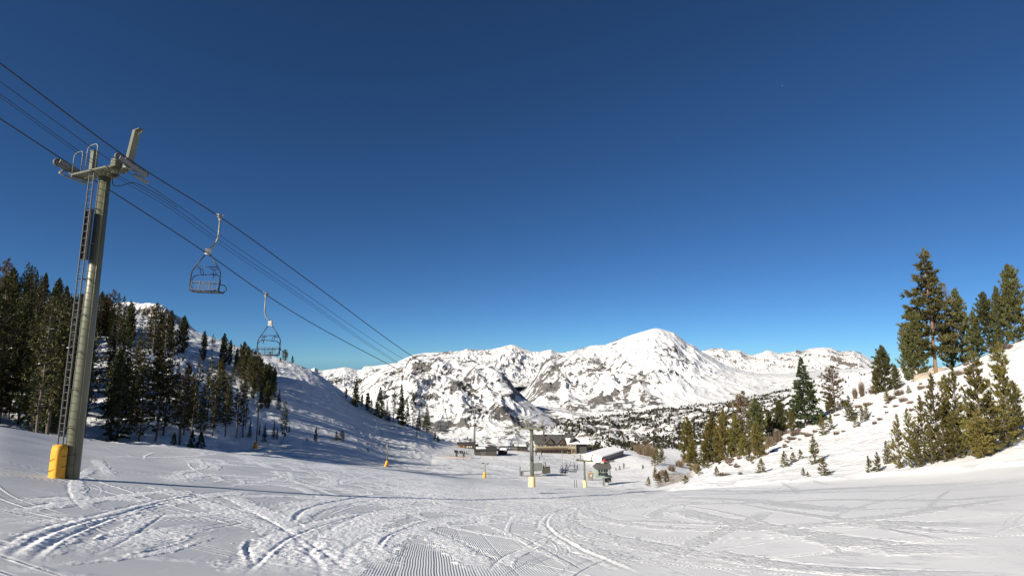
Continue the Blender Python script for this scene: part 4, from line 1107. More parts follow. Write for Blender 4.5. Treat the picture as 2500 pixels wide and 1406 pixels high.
# ------------------------------------------------------------------ solid builder
class MB:
    def __init__(s): s.v, s.f, s.sm, s.mi, s.cur = [], [], [], [], 0
    def _add(s, V, F, sm=False):
        n = len(s.v); s.v += [tuple(p) for p in V]
        for f in F: s.f.append(tuple(i + n for i in f)); s.sm.append(sm); s.mi.append(s.cur)
        return s
    def box(s, c, d, R=None, taper=1.0):
        x, y, z = d[0] / 2, d[1] / 2, d[2] / 2; c = Vector(c)
        V = [Vector((sx * x * (taper if sz > 0 else 1), sy * y * (taper if sz > 0 else 1), sz * z)) for sz in (-1, 1) for sy in (-1, 1) for sx in (-1, 1)]
        if R is not None: V = [R @ p for p in V]
        return s._add([p + c for p in V], [(0, 2, 3, 1), (4, 5, 7, 6), (0, 1, 5, 4), (2, 6, 7, 3), (0, 4, 6, 2), (1, 3, 7, 5)])
    def beam(s, a, b, w, h, up=(0, 0, 1)):
        a, b = Vector(a), Vector(b); d = b - a; L = d.length; y = d.normalized()
        u = Vector(up)
        if abs(y.dot(u)) > 0.98: u = Vector((1, 0, 0))
        x = y.cross(u).normalized(); z = x.cross(y)
        R = Matrix((x, y, z)).transposed()
        return s.box((a + b) / 2, (w, L, h), R)
    def tube(s, pts, r, n=8, closed=False, caps=True):
        pts = [Vector(p) for p in pts]; m = len(pts)
        rs = r if isinstance(r, (list, tuple)) else [r] * m
        V, prev = [], None
        for i in range(m):
            if closed: t = pts[(i + 1) % m] - pts[i - 1]
            else: t = pts[min(i + 1, m - 1)] - pts[max(i - 1, 0)]
            t.normalize()
            a = prev if prev is not None else (Vector((0, 0, 1)) if abs(t.z) < .9 else Vector((1, 0, 0)))
            a = (a - t * a.dot(t)).normalized(); prev = a; b = t.cross(a)
            V += [pts[i] + (a * math.cos(k * 2 * math.pi / n) + b * math.sin(k * 2 * math.pi / n)) * rs[i] for k in range(n)]
        F = []
        for i in range(m if closed else m - 1):
            for k in range(n):
                a0, b0 = i * n, ((i + 1) % m) * n; k2 = (k + 1) % n
                F.append((a0 + k, a0 + k2, b0 + k2, b0 + k))
        s._add(V, F, True)
        if caps and not closed:
            n0 = len(s.v) - m * n
            s.f.append(tuple(n0 + k for k in reversed(range(n)))); s.sm.append(False); s.mi.append(s.cur)
            s.f.append(tuple(n0 + (m - 1) * n + k for k in range(n))); s.sm.append(False); s.mi.append(s.cur)
        return s
    def cyl(s, a, b, r0, r1=None, n=16): return s.tube([a, b], [r0, r0 if r1 is None else r1], n)
    def poly(s, V, F, sm=False): return s._add([Vector(p) for p in V], F, sm)
    def ring(s, c, ax, r, prof, n=20):
        """lathe: prof = [(radius, offset along axis)...]"""
        ax = Vector(ax).normalized(); a = ax.orthogonal().normalized(); b = ax.cross(a); c = Vector(c); m = len(prof)
        V = [c + ax * o + (a * math.cos(k * 2 * math.pi / n) + b * math.sin(k * 2 * math.pi / n)) * q for q, o in prof for k in range(n)]
        F = [(i * n + k, i * n + (k + 1) % n, ((i + 1) % m) * n + (k + 1) % n, ((i + 1) % m) * n + k) for i in range(m) for k in range(n)]
        return s._add(V, F, True)
    def build(s, name, mat, parent=None):
        me = bpy.data.meshes.new(name); me.from_pydata(s.v, [], s.f); me.update()
        me.polygons.foreach_set('use_smooth', s.sm)
        for m in (mat if isinstance(mat, (list, tuple)) else [mat]): me.materials.append(m)
        me.polygons.foreach_set('material_index', s.mi)
        o = bpy.data.objects.new(name, me); return link(o, parent)
def part(name, mat, parent, fn):
    m = MB(); fn(m); return m.build(name, mat, parent)
def copy_tree(o, parent=None):
    c = o.copy(); C.collection.objects.link(c)
    if parent is not None: c.parent = parent
    for ch in list(o.children): copy_tree(ch, c)
    return c
def arc(pts, k=6):
    """round the corners of a polyline"""
    P_ = [Vector(p) for p in pts]; out = [P_[0]]
    for i in range(1, len(P_) - 1):
        a, b, c = P_[i - 1], P_[i], P_[i + 1]
        r = 0.35 * min((a - b).length, (c - b).length)
        p, q = b + (a - b).normalized() * r, b + (c - b).normalized() * r
        out += [p * (1 - t) ** 2 + b * 2 * t * (1 - t) + q * t * t for t in [j / k for j in range(k + 1)]]
    return out + [P_[-1]]

def paint_material(name, col, rust=0.25, rough=0.42):
    t = NT(name)
    pos = t.n('ShaderNodeTexCoord').outputs['Object']
    n1 = t.noise(1.3, 5, 0.65, vec=t.mapping((3, 3, 0.6), vec=pos)); n2 = t.noise(9, 4, 0.7, vec=pos)
    c = t.mix(t.ramp(n1, 0.35, 0.75), tuple(v * 0.82 for v in col), tuple(min(1, v * 1.16) for v in col))
    c = t.mix(t.math('MULTIPLY', t.ramp(n2, 0.64, 0.74), rust), c, (0.11, 0.06, 0.03))
    t.color(c); t.rough(rough); t.b.inputs['Specular IOR Level'].default_value = 0.4
    t.l(t.bump(n2, 0.004), t.b.inputs['Normal'])
    return t.m
OLIVE = paint_material('olive_paint', (0.125, 0.127, 0.083), 0.22)
GALV = plain_material('galvanised_steel', (0.20, 0.205, 0.20), 0.5, 0.2, 9.0, metal=0.2)
DARK = plain_material('dark_steel', (0.035, 0.036, 0.038), 0.5, 0.3, 7.0)
GREYM = plain_material('grey_steel', (0.21, 0.205, 0.195), 0.5, 0.25, 7.0, metal=0.3)
RUBBER = plain_material('rubber', (0.10, 0.095, 0.09), 0.75, 0.25, 14)
YPAD = None
def pad_material():
    t = NT('yellow_vinyl')
    pos = t.n('ShaderNodeTexCoord').outputs['Object']
    n = t.noise(2.2, 4, 0.6, vec=pos); n2 = t.noise(5.5, 5, 0.7, vec=t.mapping((1, 1, 0.5), vec=pos))
    c = t.mix(n, (0.58, 0.28, 0.028), (0.70, 0.37, 0.045))
    c = t.mix(t.math('MULTIPLY', t.ramp(n2, 0.62, 0.72), 0.45), c, (0.25, 0.14, 0.03))
    t.color(c); t.rough(0.55); t.l(t.bump(n2, 0.035), t.b.inputs['Normal'])
    return t.m
YPAD = pad_material()
WIRE = plain_material('steel_rope', (0.030, 0.031, 0.034), 0.6, 0.2, 30)
BLUEBLK = plain_material('blue_black_tube', (0.018, 0.024, 0.045), 0.4, 0.2, 9)
SLATM = plain_material('grey_seat_slats', (0.055, 0.058, 0.065), 0.55, 0.2, 9)
PALEPAD = plain_material('pale_yellow_vinyl', (0.68, 0.56, 0.29), 0.6, 0.12, 3.0)  # pads of the farther towers, coloured paler for distance
WHITEM = plain_material('white_fitting', (0.42, 0.40, 0.36), 0.5, 0.12, 9)

# ------------------------------------------------------------------ the near lift
B1 = ground(172, 1168); B2 = P(1299, 1190, 78.5); B2.z = gz(B2.x, B2.y); B3 = ground(1428, 1189)
AL = math.atan2(B2.x - B1.x, B2.y - B1.y)
LX, LY = Vector((math.cos(AL), -math.sin(AL), 0)), Vector((math.sin(AL), math.cos(AL), 0))
t2 = (B2 - B1).dot(LY); B2.z = gz(B2.x, B2.y)
GAUGE = 1.55
H1 = height_at(B1, 432, 250)

def sheave_train(parent, x, z, n, dy, slope, wheel_r, out, oy=0.0):
    """row of rope wheels on a rocker beam; out=+1 wheels face away from the mast"""
    L = (n - 1) * dy; z = z - slope * oy
    def zz(y): return z - slope * y
    tr = part('sheave_train', GREYM, parent, lambda m: (
        m.beam((x + .07 * out, -L / 2 - .05, zz(-L / 2) - .05), (x + .07 * out, L / 2 + .05, zz(L / 2) - .05), 0.035, 0.13),
        m.beam((x - .07 * out, -L / 2 - .05, zz(-L / 2) - .05), (x - .07 * out, L / 2 + .05, zz(L / 2) - .05), 0.035, 0.13),
        m.cyl((x - .3 * out, 0, z - .12), (x + .10 * out, 0, z - .12), 0.055, n=10),
        [m.cyl((x - .10 * out, (j - (n - 1) / 2) * dy, zz((j - (n - 1) / 2) * dy)), (x + .12 * out, (j - (n - 1) / 2) * dy, zz((j - (n - 1) / 2) * dy)), 0.035, n=8) for j in range(n)]))
    tr.location = (0, oy, 0)
    for j in range(n):
        y = (j - (n - 1) / 2) * dy
        w = part('sheave', [RUBBER, GALV], tr, lambda m: (
            m.ring((x, y, zz(y)), (1, 0, 0), 0, [(wheel_r, -.045), (wheel_r * .93, -.012), (wheel_r * .93, .012), (wheel_r, .045), (wheel_r * .72, .045), (wheel_r * .72, -.045)], 22),
            setattr(m, 'cur', 1),
            m.ring((x, y, zz(y)), (1, 0, 0), 0, [(wheel_r * .72, -.03), (wheel_r * .72, .03), (wheel_r * .2, .045), (wheel_r * .2, -.045)], 18)))
    return tr

def main_tower():
    T = empty('lift_tower', B1, 'large olive green chairlift tower with ladder and yellow padded base at left', 'lift tower', rz=-AL)
    H = H1
    part('pole', OLIVE, T, lambda m: (m.tube([(0, 0, -0.6), (0, 0, 0.02), (0, 0, H * .5), (0, 0, H - .04)], [.285, .28, .25, .205], 40), m.cyl((0, 0, H - .04), (0, 0, H + .05), .30, n=28)))
    part('conduit', OLIVE, T, lambda m: m.tube([(.27, -.07, 0.1), (.235, -.07, H * .6), (.21, -.06, H - .2)], .022, 8))
    # cross arm: a welded box beam with a tapered right end
    part('crossarm', OLIVE, T, lambda m: (
        m.beam((-1.25, 0, H + .14), (1.25, 0, H + .22), .26, .22),
        m.beam((1.25, 0, H + .22), (1.50, 0, H + .50), .22, .20),
        m.box((0, 0, H + .03), (.75, .5, .06)),
        m.beam((-.55, -.16, H + .02), (.6, -.16, H + .06), .05, .16), m.beam((-.55, .16, H + .02), (.6, .16, H + .06), .05, .16),
        m.box((.98, -.22, H + .40), (.30, .26, .34)), m.box((.72, -.2, H + .28), (.2, .22, .1))))
    # grated walkway on the uphill side
    def deck(m):
        for yy in (-.62, -.16): m.beam((-1.15, yy, H + .02), (1.05, yy, H + .10), .05, .07)
        for k in range(22):
            x = -1.13 + k * .103; z = H + .03 + .036 * (x + 1.15)
            m.beam((x, -.62, z), (x, -.16, z), .022, .035)
        for yy in (-.50, -.39, -.28): m.beam((-1.15, yy, H + .03), (1.05, yy, H + .11), .014, .03)
        m.beam((-1.16, -.62, H - .02), (-1.16, .1, H - .02), .06, .10); m.beam((1.06, -.62, H + .06), (1.06, .1, H + .06), .06, .10)
    part('walkway', OLIVE, T, deck)
    for x0, x1, h in ((-1.12, -.56, .95), (-.28, .36, 1.15)):
        part('handrail', GALV, T, lambda m: m.tube(arc([(x0, -.62, H + .05), (x0, -.62, H + h), (x1, -.62, H + h + .08), (x1, -.62, H + .08)]), .021, 8))
    # lifting frames
    def frame_left(m):
        m.beam((-.98, .05, H + .2), (-.98, .05, H + 1.30), .20, .20); m.box((-.98, .05, H + 1.315), (.24, .24, .03))
    def frame_right(m):
        a, b = Vector((1.32, .05, H + .42)), Vector((1.62, .05, H + 1.86))
        m.beam(a, b, .17, .24, up=(0, 1, 0)); m.beam(b + Vector((-.02, 0, 0)), b + Vector((.30, .0, .03)), .24, .03)
        m.tube(arc([b + Vector((.28, 0, .02)), b + Vector((.34, 0, -.08)), b + Vector((.10, 0, -.20))]), .022, 6)
    part('lifting_frame', OLIVE, T, frame_left); part('lifting_frame', OLIVE, T, frame_right)
    sheave_train(T, GAUGE, H + .35, 4, .36, .30, .17, 1, .05)
    tl = sheave_train(T, -GAUGE - .02, H + .22, 4, .36, .30, .17, -1, -.40)
    part('rope_catcher', GREYM, T, lambda m: m.tube(arc([(-GAUGE - .02, -.62, H + .36), (-GAUGE - .12, -.80, H + .10), (-GAUGE - .02, -.66, H + .02), (-GAUGE + .25, .15, H - .16)]), .045, 6))
    part('sheave_bracket', GREYM, T, lambda m: m.beam((-1.2, 0, H + .1), (-GAUGE + .02, -.3, H + .16), .16, .16))
    part('rope_guard', GREYM, T, lambda m: m.beam((-GAUGE + .12, -.95, H + .56), (-GAUGE + .12, .15, H + .22), .05, .16))
    part('sheave_bracket', GREYM, T, lambda m: m.box((GAUGE - .15, .1, H + .26), (.2, .5, .14)))
    part('rope_catcher', GREYM, T, lambda m: m.beam((GAUGE + .16, -.55, H + .44), (GAUGE + .16, .6, H + .03), .03, .16))
    part('access_step', GREYM, T, lambda m: m.beam((GAUGE - .25, .35, H + .06), (GAUGE - .25, .95, H - .12), .12, .10))
    # ladder, its guard and the climbing side cushion
    zl, zt = 1.35, H + .02
    def ladder(m):
        y0, y1 = -.50, -.46
        for sx in (-.15, .15): m.beam((sx, y0, zl - .6), (sx, y1 - .05, zt), .03, .045, up=(0, 1, 0))
        k = 0; z = zl - .35
        while z < zt:
            m.cyl((-.15, y0, z), (.15, y0, z), .0125, n=6); z += .30
        z = 2.0
        while z < H - .4:
            m.beam((-.12, y0, z), (-.12, -.2, z), .03, .03); m.beam((.12, y0, z), (.12, -.2, z), .03, .03); z += 1.5
    part('ladder', plain_material('ladder_steel', (.105, .107, .10), .55, .2, 9.0), T, ladder)
    part('ladder_guard', DARK, T, lambda m: (m.box((0, -.405, H * .787), (.36, .03, 2.15)), m.box((-.18, -.43, H * .787), (.02, .09, 2.15)), m.box((.18, -.43, H * .787), (.02, .09, 2.15))))
    def pad(m):
        n, rows = 26, 9
        V, F = [], []
        for i in range(rows):
            z = -0.25 + i * (1.62 / (rows - 1)); bulge = 1 - .06 * abs(math.sin(i * 1.7)) - (.10 if i == rows - 1 else 0)
            for k in range(n):
                a = math.pi * 2 * k / n
                x = .25 * math.copysign(abs(math.cos(a)) ** .55, math.cos(a)); y = .22 * math.copysign(abs(math.sin(a)) ** .55, math.sin(a))
                V.append((x * bulge, -.50 + y * bulge, z + .02 * math.sin(3 * a)))
        for i in range(rows - 1):
            for k in range(n): F.append((i * n + k, i * n + (k + 1) % n, (i + 1) * n + (k + 1) % n, (i + 1) * n + k))
        F.append(tuple((rows - 1) * n + k for k in range(n)))
        m.poly(V, F, True)
    part('safety_pad', YPAD, T, pad)
    part('strap', DARK, T, lambda m: [m.tube([(.29 * math.cos(a), -.22 + .52 * math.sin(a) - .02, z0 + .12 * math.cos(a)) for a in [k * math.pi * 2 / 24 for k in range(24)]], .010, 5, closed=True) for z0 in (.45, .85)])
    # loop of slack wire under the arm
    part('slack_wire', WIRE, T, lambda m: m.tube(arc([(.30, .1, H - .12), (.36, .15, H - .42), (.52, .35, H - .35), (.72, .75, H - .06), (1.0, 1.6, H - .38), (1.0, 2.6, H - .72)], 8), .016, 6))
    return T
main_tower()

# ---- haul ropes and signal wires as hanging curves
def spline(kn, n=160):
    t = np.array([k[0] for k in kn]); z = np.array([k[1] for k in kn]); m = np.gradient(z, t)
    tt = np.linspace(t[0], t[-1], n); k = np.clip(np.searchsorted(t, tt, side='right') - 1, 0, len(t) - 2)
    h = t[k + 1] - t[k]; s = (tt - t[k]) / h
    return tt, (2*s**3-3*s**2+1)*z[k] + (s**3-2*s**2+s)*h*m[k] + (-2*s**3+3*s**2)*z[k+1] + (s**3-s**2)*h*m[k+1]
def on_line(s, t, z): 
    p = B1 + LX * s + LY * t; return Vector((p.x, p.y, z))
def fit(s, pts):
    out = []
    c = Vector((B1.x, B1.y, 0)) + LX * s
    for px, py in pts:
        u, v = (float(q) for q in dirs(px, py))
        t = (u * c.y - c.x) / (math.sin(AL) - u * math.cos(AL)); y = c.y + t * math.cos(AL)
        out.append((t, y * v))
    return out
H2 = height_at(B2, 1045, 1299); H3 = height_at(B3, 1124, 1428)
t3 = (B3 - B1).dot(LY)
R_UP = fit(GAUGE, [(0, 155)])[0]; L_UP = fit(-GAUGE, [(0, 290)])[0]
zR, zL = B1.z + H1 + .52, B1.z + H1 + .39
def rope(name, s, up, z0, pts, ends, r, label):
    k0 = up; sl = (up[1] - z0) / (up[0])
    kn = [(-60, z0 + sl * (-60) + 5.0), (-25, z0 + sl * -25 + .7), up, (0, z0)] + fit(s, pts) + ends
    tt, zz = spline(kn, 420)
    o = part(name, WIRE, None, lambda m: m.tube([on_line(s, a, b) for a, b in zip(tt, zz)], r, 7))
    tag(o, label, 'cable'); return tt, zz
RR_t, RR_z = rope('haul_rope', GAUGE, R_UP, zR, [(537, 530), (760, 690), (1000, 865), (1129, 940), (1210, 984)], [(t2, B2.z + H2 + .30), ((t2 + t3) / 2, (B2.z + H2 + B3.z + H3) / 2 - .35), (t3, B3.z + H3 + .3), (t3 + 5.5, B3.z + H3 - 1.6)], .026, 'upper thick haul rope running over the right end of the large tower')
RL_t, RL_z = rope('haul_rope', -GAUGE, L_UP, zL, [(495, 612), (650, 720), (950, 890), (1084, 960), (1155, 991)], [(t2, B2.z + H2 + .30), ((t2 + t3) / 2, (B2.z + H2 + B3.z + H3) / 2 - .35), (t3, B3.z + H3 + .3), (t3 + 5.5, B3.z + H3 - 1.6)], .026, 'lower haul rope running over the left end of the large tower')
def wire(s0, z_off, up_px, pts, r, label):
    u = fit(s0, [up_px])[0]; z0 = B1.z + H1 + z_off; sl = (u[1] - z0) / u[0]
    kn = [(-60, z0 - 60 * sl + 4.5), (-25, z0 - 25 * sl + .6), u, (-.1, z0)] + fit(s0, pts) + [(t2, B2.z + H2 + .55)]
    tt, zz = spline(kn, 300)
    tag(part('signal_wire', WIRE, None, lambda m: m.tube([on_line(s0, a, b) for a, b in zip(tt, zz)], r, 6)), label, 'cable')
wire(.62, .52, (0, 200), [(400, 478), (540, 577), (720, 700), (900, 823)], .014, 'thin signal wire just under the upper haul rope')
wire(-.55, .70, (0, 230), [(400, 492), (540, 590), (720, 712), (900, 838), (960, 877)], .013, 'upper one of two close thin wires between the haul ropes')
wire(-.55, .56, (0, 237), [(400, 500), (540, 599), (720, 719), (900, 843), (960, 881)], .011, 'lower one of two close thin wires between the haul ropes')

# ---- chairs
def make_chair(label, group=None):
    K = empty('lift_chair', (0, 0, 0), label, 'lift chair', group)
    # rope at origin, chair faces +y; hanger stands out to -x at the rope and bends back under it
    part('grip', GALV, K, lambda m: (m.box((0, 0, .02), (.09, .34, .10)), m.cyl((-.02, -.16, .10), (-.02, .16, .10), .05, n=10), m.cyl((0, .12, .06), (.12, .16, .20), .025, n=8), m.cyl((0, -.12, .05), (-.12, -.16, .14), .025, n=8), m.box((.02, 0, -.08), (.10, .14, .14))))
    part('hanger', GALV, K, lambda m: m.tube(arc([(.02, 0, -.06), (.03, 0, -1.05), (-.10, 0, -1.42), (-.38, 0, -1.66)], 8), .042, 10))
    hub = Vector((-.38, 0, -1.70))
    part('hub', WHITEM, K, lambda m: (m.box(hub + Vector((0, 0, -.02)), (.20, .20, .22)), m.box(hub + Vector((0, 0, -.16)), (.30, .12, .10), taper=.6)))
    cx = hub.x; W = .70
    def side(sx):
        x = cx + sx * W
        return arc([hub + Vector((sx * .06, 0, -.12)), (cx + sx * .54, 0, -2.52), (x, .02, -2.80), (x, .05, -3.72)], 5)
    fr = part('frame', BLUEBLK, K, lambda m: (
        m.tube(side(-1), .030, 8), m.tube(side(1), .030, 8),
        m.cyl((cx - .53, 0, -2.52), (cx + .53, 0, -2.52), .022, n=8), m.cyl((cx - .57, 0, -2.62), (cx - .30, 0, -2.62), .018, n=6), m.cyl((cx + .30, 0, -2.62), (cx + .57, 0, -2.62), .018, n=6),
        m.cyl((cx - W, .05, -3.72), (cx + W, .05, -3.72), .024, n=8), m.cyl((cx - W, .05, -3.36), (cx + W, .05, -3.36), .018, n=6)))
    for sx in (-1, 1):
        x = cx + sx * W
        part('armrest', BLUEBLK, K, lambda m: m.tube(arc([(x, .02, -3.38), (x + sx * .14, .30, -3.40), (x + sx * .14, .52, -3.58), (x + sx * .02, .44, -3.74), (x, .06, -3.73)], 5), .022, 7))
    def back(m):
        for k in range(4): m.box((cx, -.02 + .02 * k, -3.64 + .125 * k), (1.30 if k in (0, 3) else .9, .025, .034))
        for xx in (-.64, -.24, .24, .64): m.beam((cx + xx, -.04, -3.70), (cx + xx, .02, -3.25), .032, .02, up=(0, 1, 0))
    part('backrest', SLATM, K, back)
    def seat(m):
        for k in range(5): m.box((cx, .10 + .105 * k, -3.76 + .012 * k), (1.36, .085, .03))
        for xx in (-.6, 0, .6): m.beam((cx + xx, .0, -3.79), (cx + xx, .58, -3.75), .04, .03)
        m.cyl((cx - .68, .60, -3.745), (cx + .68, .60, -3.745), .03, n=8)
    part('seat', SLATM, K, seat)
    def bar(m):
        m.tube(arc([(cx - .84, .20, -3.45), (cx - .81, .42, -2.98), (cx - .66, .52, -2.88), (cx + .28, .52, -2.80), (cx + .50, .48, -3.10), (cx + .52, .42, -3.52), (cx + .20, .50, -3.66)], 6), .024, 8)
        for xx in (-.42, .20):
            m.tube([(cx + xx + .07 * math.sin(a), .30 + .2 * (1 - math.cos(a)) / 2, -2.74 + .15 * math.cos(a)) for a in [k * 6.283 / 14 for k in range(14)]], .016, 6, closed=True)
            m.tube(arc([(cx + xx - .05, .02, -2.62), (cx + xx, .22, -2.58), (cx + xx, .30, -2.60)], 4), .018, 6)
        m.beam((cx + .1, .52, -2.84), (cx + .1, .52, -3.05), .03, .03, up=(0, 1, 0))
    part('safety_bar', BLUEBLK, K, bar)
    return K
def hang(K, s, t, tz, zz, face=0.0, swing=0.0):
    z = float(np.interp(t, tz, zz)); K.location = on_line(s, t, z - .02); K.rotation_euler = (0, swing, -AL + face)
CH = 'chairs hanging from the near lift'
c1 = make_chair('nearest empty chair, hanging from the upper haul rope right of the large tower', CH)
hang(c1, GAUGE, fit(GAUGE, [(537, 530)])[0][0], RR_t, RR_z, math.radians(180 - 158), .03)
def another(s, px_py, tz, zz, face, label, swing=0.0):
    K = copy_tree(c1); K['label'] = label; hang(K, s, fit(s, [px_py])[0][0], tz, zz, face, swing); return K
another(-GAUGE, (650, 720), RL_t, RL_z, math.radians(180 + 20), 'second empty chair, hanging lower from the left haul rope above the ridge grove')
another(-GAUGE, (1082, 958), RL_t, RL_z, math.radians(150), 'third empty chair, small against the dark trees of the far ridge row')
another(-GAUGE, (1252, 1031), RL_t, RL_z, math.radians(160), 'tiny empty chair just left of the olive tower with the yellow base')
tt_ = (t2 + t3) / 2
u_occ = another(-GAUGE, (1372, 1092), RL_t, RL_z, math.radians(175), 'small chair with two riders beyond the olive tower')
u_emp = another(GAUGE, (1402, 1096), RR_t, RR_z, math.radians(10), 'small empty chair between the olive tower and the lift hut')

# ---- smaller towers of the same lift
def small_tower(B, H, label, gauge, half, pole_r, pad=True):
    T = empty('lift_tower', B, label, 'lift tower', rz=-AL)
    part('pole', OLIVE, T, lambda m: m.tube([(0, 0, -.6), (0, 0, H * .5), (0, 0, H - .15)], [pole_r, pole_r * .92, pole_r * .82], 20))
    part('crossarm', OLIVE, T, lambda m: (m.beam((-half, 0, H), (half, 0, H), .30, .30), m.box((0, 0, H - .12), (.8, .5, .1)), m.beam((-half * .6, -.5, H - .05), (half * .6, -.5, H - .05), .5, .05)))
    part('lifting_frame', OLIVE, T, lambda m: (m.beam((half * .72, 0, H), (half * .95, 0, H + 1.35), .18, .18, up=(0, 1, 0)), m.beam((half * .95, 0, H + 1.35), (half * 1.12, 0, H + 1.38), .2, .05)))
    part('lifting_frame', OLIVE, T, lambda m: m.beam((-half * .45, 0, H), (-half * .45, 0, H + 1.2), .18, .18, up=(0, 1, 0)))
    for sx in (-1, 1): sheave_train(T, sx * gauge, H + .15, 4, .34, .25, .155, sx)
    part('ladder', GALV, T, lambda m: ([m.beam((sx, -.45, 1.2), (sx, -.45, H), .03, .04, up=(0, 1, 0)) for sx in (-.15, .15)], [m.cyl((-.15, -.45, 1.4 + .3 * k), (.15, -.45, 1.4 + .3 * k), .014, n=5) for k in range(int((H - 1.5) / .3))]))
    if pad: part('safety_pad', PALEPAD, T, lambda m: m.tube([(0, -.12, -.4), (0, -.12, .1), (0, -.10, 1.25), (0, -.10, 1.55)], [pole_r + .26, pole_r + .24, pole_r + .20, pole_r + .10], 18))
    return T
small_tower(B2, H2, 'olive lift tower with a yellow padded foot standing at the crest of the run', GAUGE, 1.95, .29)
small_tower(B3, H3, 'brown grey lift tower with a wide crossarm just left of the lift hut', GAUGE, 1.9, .22)

# ---- thin poles of the surface lift and the tall far tower
def thin_pole(px, b, tp, label, w, arm=None, pad=True):
    loc = ground(px, b); H = height_at(loc, tp, px)
    T = empty('lift_pole', loc, label, 'lift pole', rz=-.35)
    part('pole', OLIVE, T, lambda m: m.tube([(0, 0, -.5), (0, 0, H)], [w, w * .8], 14))
    part('crossarm', GREYM, T, lambda m: (m.beam((-arm, -.1, H), (arm, .1, H - .12), .2, .16), m.box((-arm, -.2, H + .05), (.3, 1.1, .22)), m.box((arm, .2, H - .08), (.3, 1.1, .22))))
    if pad: part('safety_pad', YPAD, T, lambda m: m.tube([(-.1, -.25, -.4), (-.1, -.25, .1), (0, -.12, 1.35), (0, -.10, 1.6)], [w + .34, w + .34, w + .22, w + .08], 16))
    return T, H
T, H = thin_pole(625, 1095, 984, 'thin grey pole with a yellow padded foot at the bottom of the shaded slope', .17, .42)
part('control_box', GREYM, T, lambda m: m.box((-.45, 0, H - 1.6), (.25, .3, 1.0)))
T, H = thin_pole(945, 1138, 1074, 'slender grey pole with a yellow foot in the striped shadow of the hill', .17, .30)
part('control_box', GREYM, T, lambda m: m.box((-.35, 0, H - 1.7), (.25, .3, .9)))
thin_pole(1184, 1166, 1131, 'short T shaped lift pole with a pale yellow foot in the hollow', .12, .62)
loc = ground(1158, 1089); H = height_at(loc, 999, 1158)
T = empty('lift_tower', loc, 'tall thin grey lift tower with a comb like crossarm before the rocky mountain', 'lift tower', rz=-.5)
part('pole', GREYM, T, lambda m: m.tube([(0, 0, -1), (0, 0, H * .5), (0, 0, H)], [.55, .42, .32], 16))
part('crossarm', GREYM, T, lambda m: (m.beam((-3.2, 0, H - .4), (3.2, 0, H + .8), .5, .45), m.beam((2.2, 0, H + .6), (3.4, 0, H + 2.6), .3, .3)))
for sx in (-1, 1):
    part('sheave_train', DARK, T, lambda m: [m.box((sx * 2.9 + (k - 2) * .12, (k - 2) * .75, H - .5 + sx * .6 - .3), (.35, .34, 1.3)) for k in range(5)])
part('signal_box', DARK, T, lambda m: (m.box((0, 0, H * .77), (1.2, 1.2, .9)), m.box((0, 0, H * .57), (1.1, 1.1, .8))))

# ---- people (one continuous body grown on a skeleton)
SKIN = plain_material('skin', (0.45, 0.28, 0.2), 0.5)
def person_mesh(name, joints, bones, mats, split):
    me = bpy.data.meshes.new('body_skeleton'); me.from_pydata([j[:3] for j in joints], bones, [])
    o = bpy.data.objects.new('body_skeleton', me); C.collection.objects.link(o)
    o.modifiers.new('skin', 'SKIN'); sub = o.modifiers.new('sub', 'SUBSURF'); sub.levels = 1
    sv = me.skin_vertices[0].data
    for i, j in enumerate(joints): sv[i].radius = (j[3], j[3]); sv[i].use_root = (i == 0)
    dg = bpy.context.evaluated_depsgraph_get(); dg.update()
    m2 = bpy.data.meshes.new_from_object(o.evaluated_get(dg)); m2.name = name
    bpy.data.objects.remove(o); bpy.data.meshes.remove(me)
    for m in mats: m2.materials.append(m)
    for p in m2.polygons:
        p.use_smooth = True; p.material_index = split(p.center)
    return m2
def cloth(name, c): return plain_material(name, c, 0.8, 0.15, 8)
JACK = [cloth('dark_jacket', (.02, .02, .025)), cloth('maroon_jacket', (.14, .025, .04)), cloth('navy_jacket', (.02, .03, .09)), cloth('purple_jacket', (.12, .05, .16)), cloth('red_jacket', (.35, .03, .03))]
TROU = cloth('dark_trousers', (.025, .024, .026)); BLK = cloth('black_helmet', (.015, .015, .015))
ST_J = [(0,0,.95,.15),(0,0,1.18,.16),(0,-.01,1.40,.17),(0,-.01,1.52,.065),(0,.01,1.62,.10),(0,.01,1.74,.085),
        (.10,0,.90,.105),(.13,.03,.50,.075),(.15,0,.10,.06),(.15,.16,.04,.055),(-.10,0,.90,.105),(-.14,-.03,.50,.075),(-.16,-.06,.10,.06),(-.16,.10,.04,.055),
        (.21,-.01,1.42,.075),(.30,.02,1.15,.058),(.26,.22,.98,.048),(-.21,-.01,1.42,.075),(-.31,.0,1.15,.058),(-.28,.20,.97,.048)]
ST_B = [(0,1),(1,2),(2,3),(3,4),(4,5),(0,6),(6,7),(7,8),(8,9),(0,10),(10,11),(11,12),(12,13),(2,14),(14,15),(15,16),(2,17),(17,18),(18,19)]
SIT = [(0,0,.10,.16),(0,-.04,.32,.16),(0,-.03,.55,.17),(0,-.02,.67,.065),(0,.01,.77,.10),(0,.01,.89,.085),
       (.11,.10,.08,.11),(.13,.46,.10,.08),(.14,.52,-.30,.062),(.14,.68,-.38,.055),(-.11,.10,.08,.11),(-.13,.46,.10,.08),(-.14,.52,-.30,.062),(-.14,.68,-.38,.055),
       (.21,-.02,.56,.075),(.29,.10,.32,.058),(.22,.34,.28,.048),(-.21,-.02,.56,.075),(-.29,.10,.32,.058),(-.22,.34,.28,.048)]
def split_st(zw, zh):
    return lambda c: 2 if c.z > zh else (1 if c.z < zw else 0)
STM = [person_mesh('person', ST_J, ST_B, [j, TROU, SKIN], split_st(.98, 1.53)) for j in JACK]
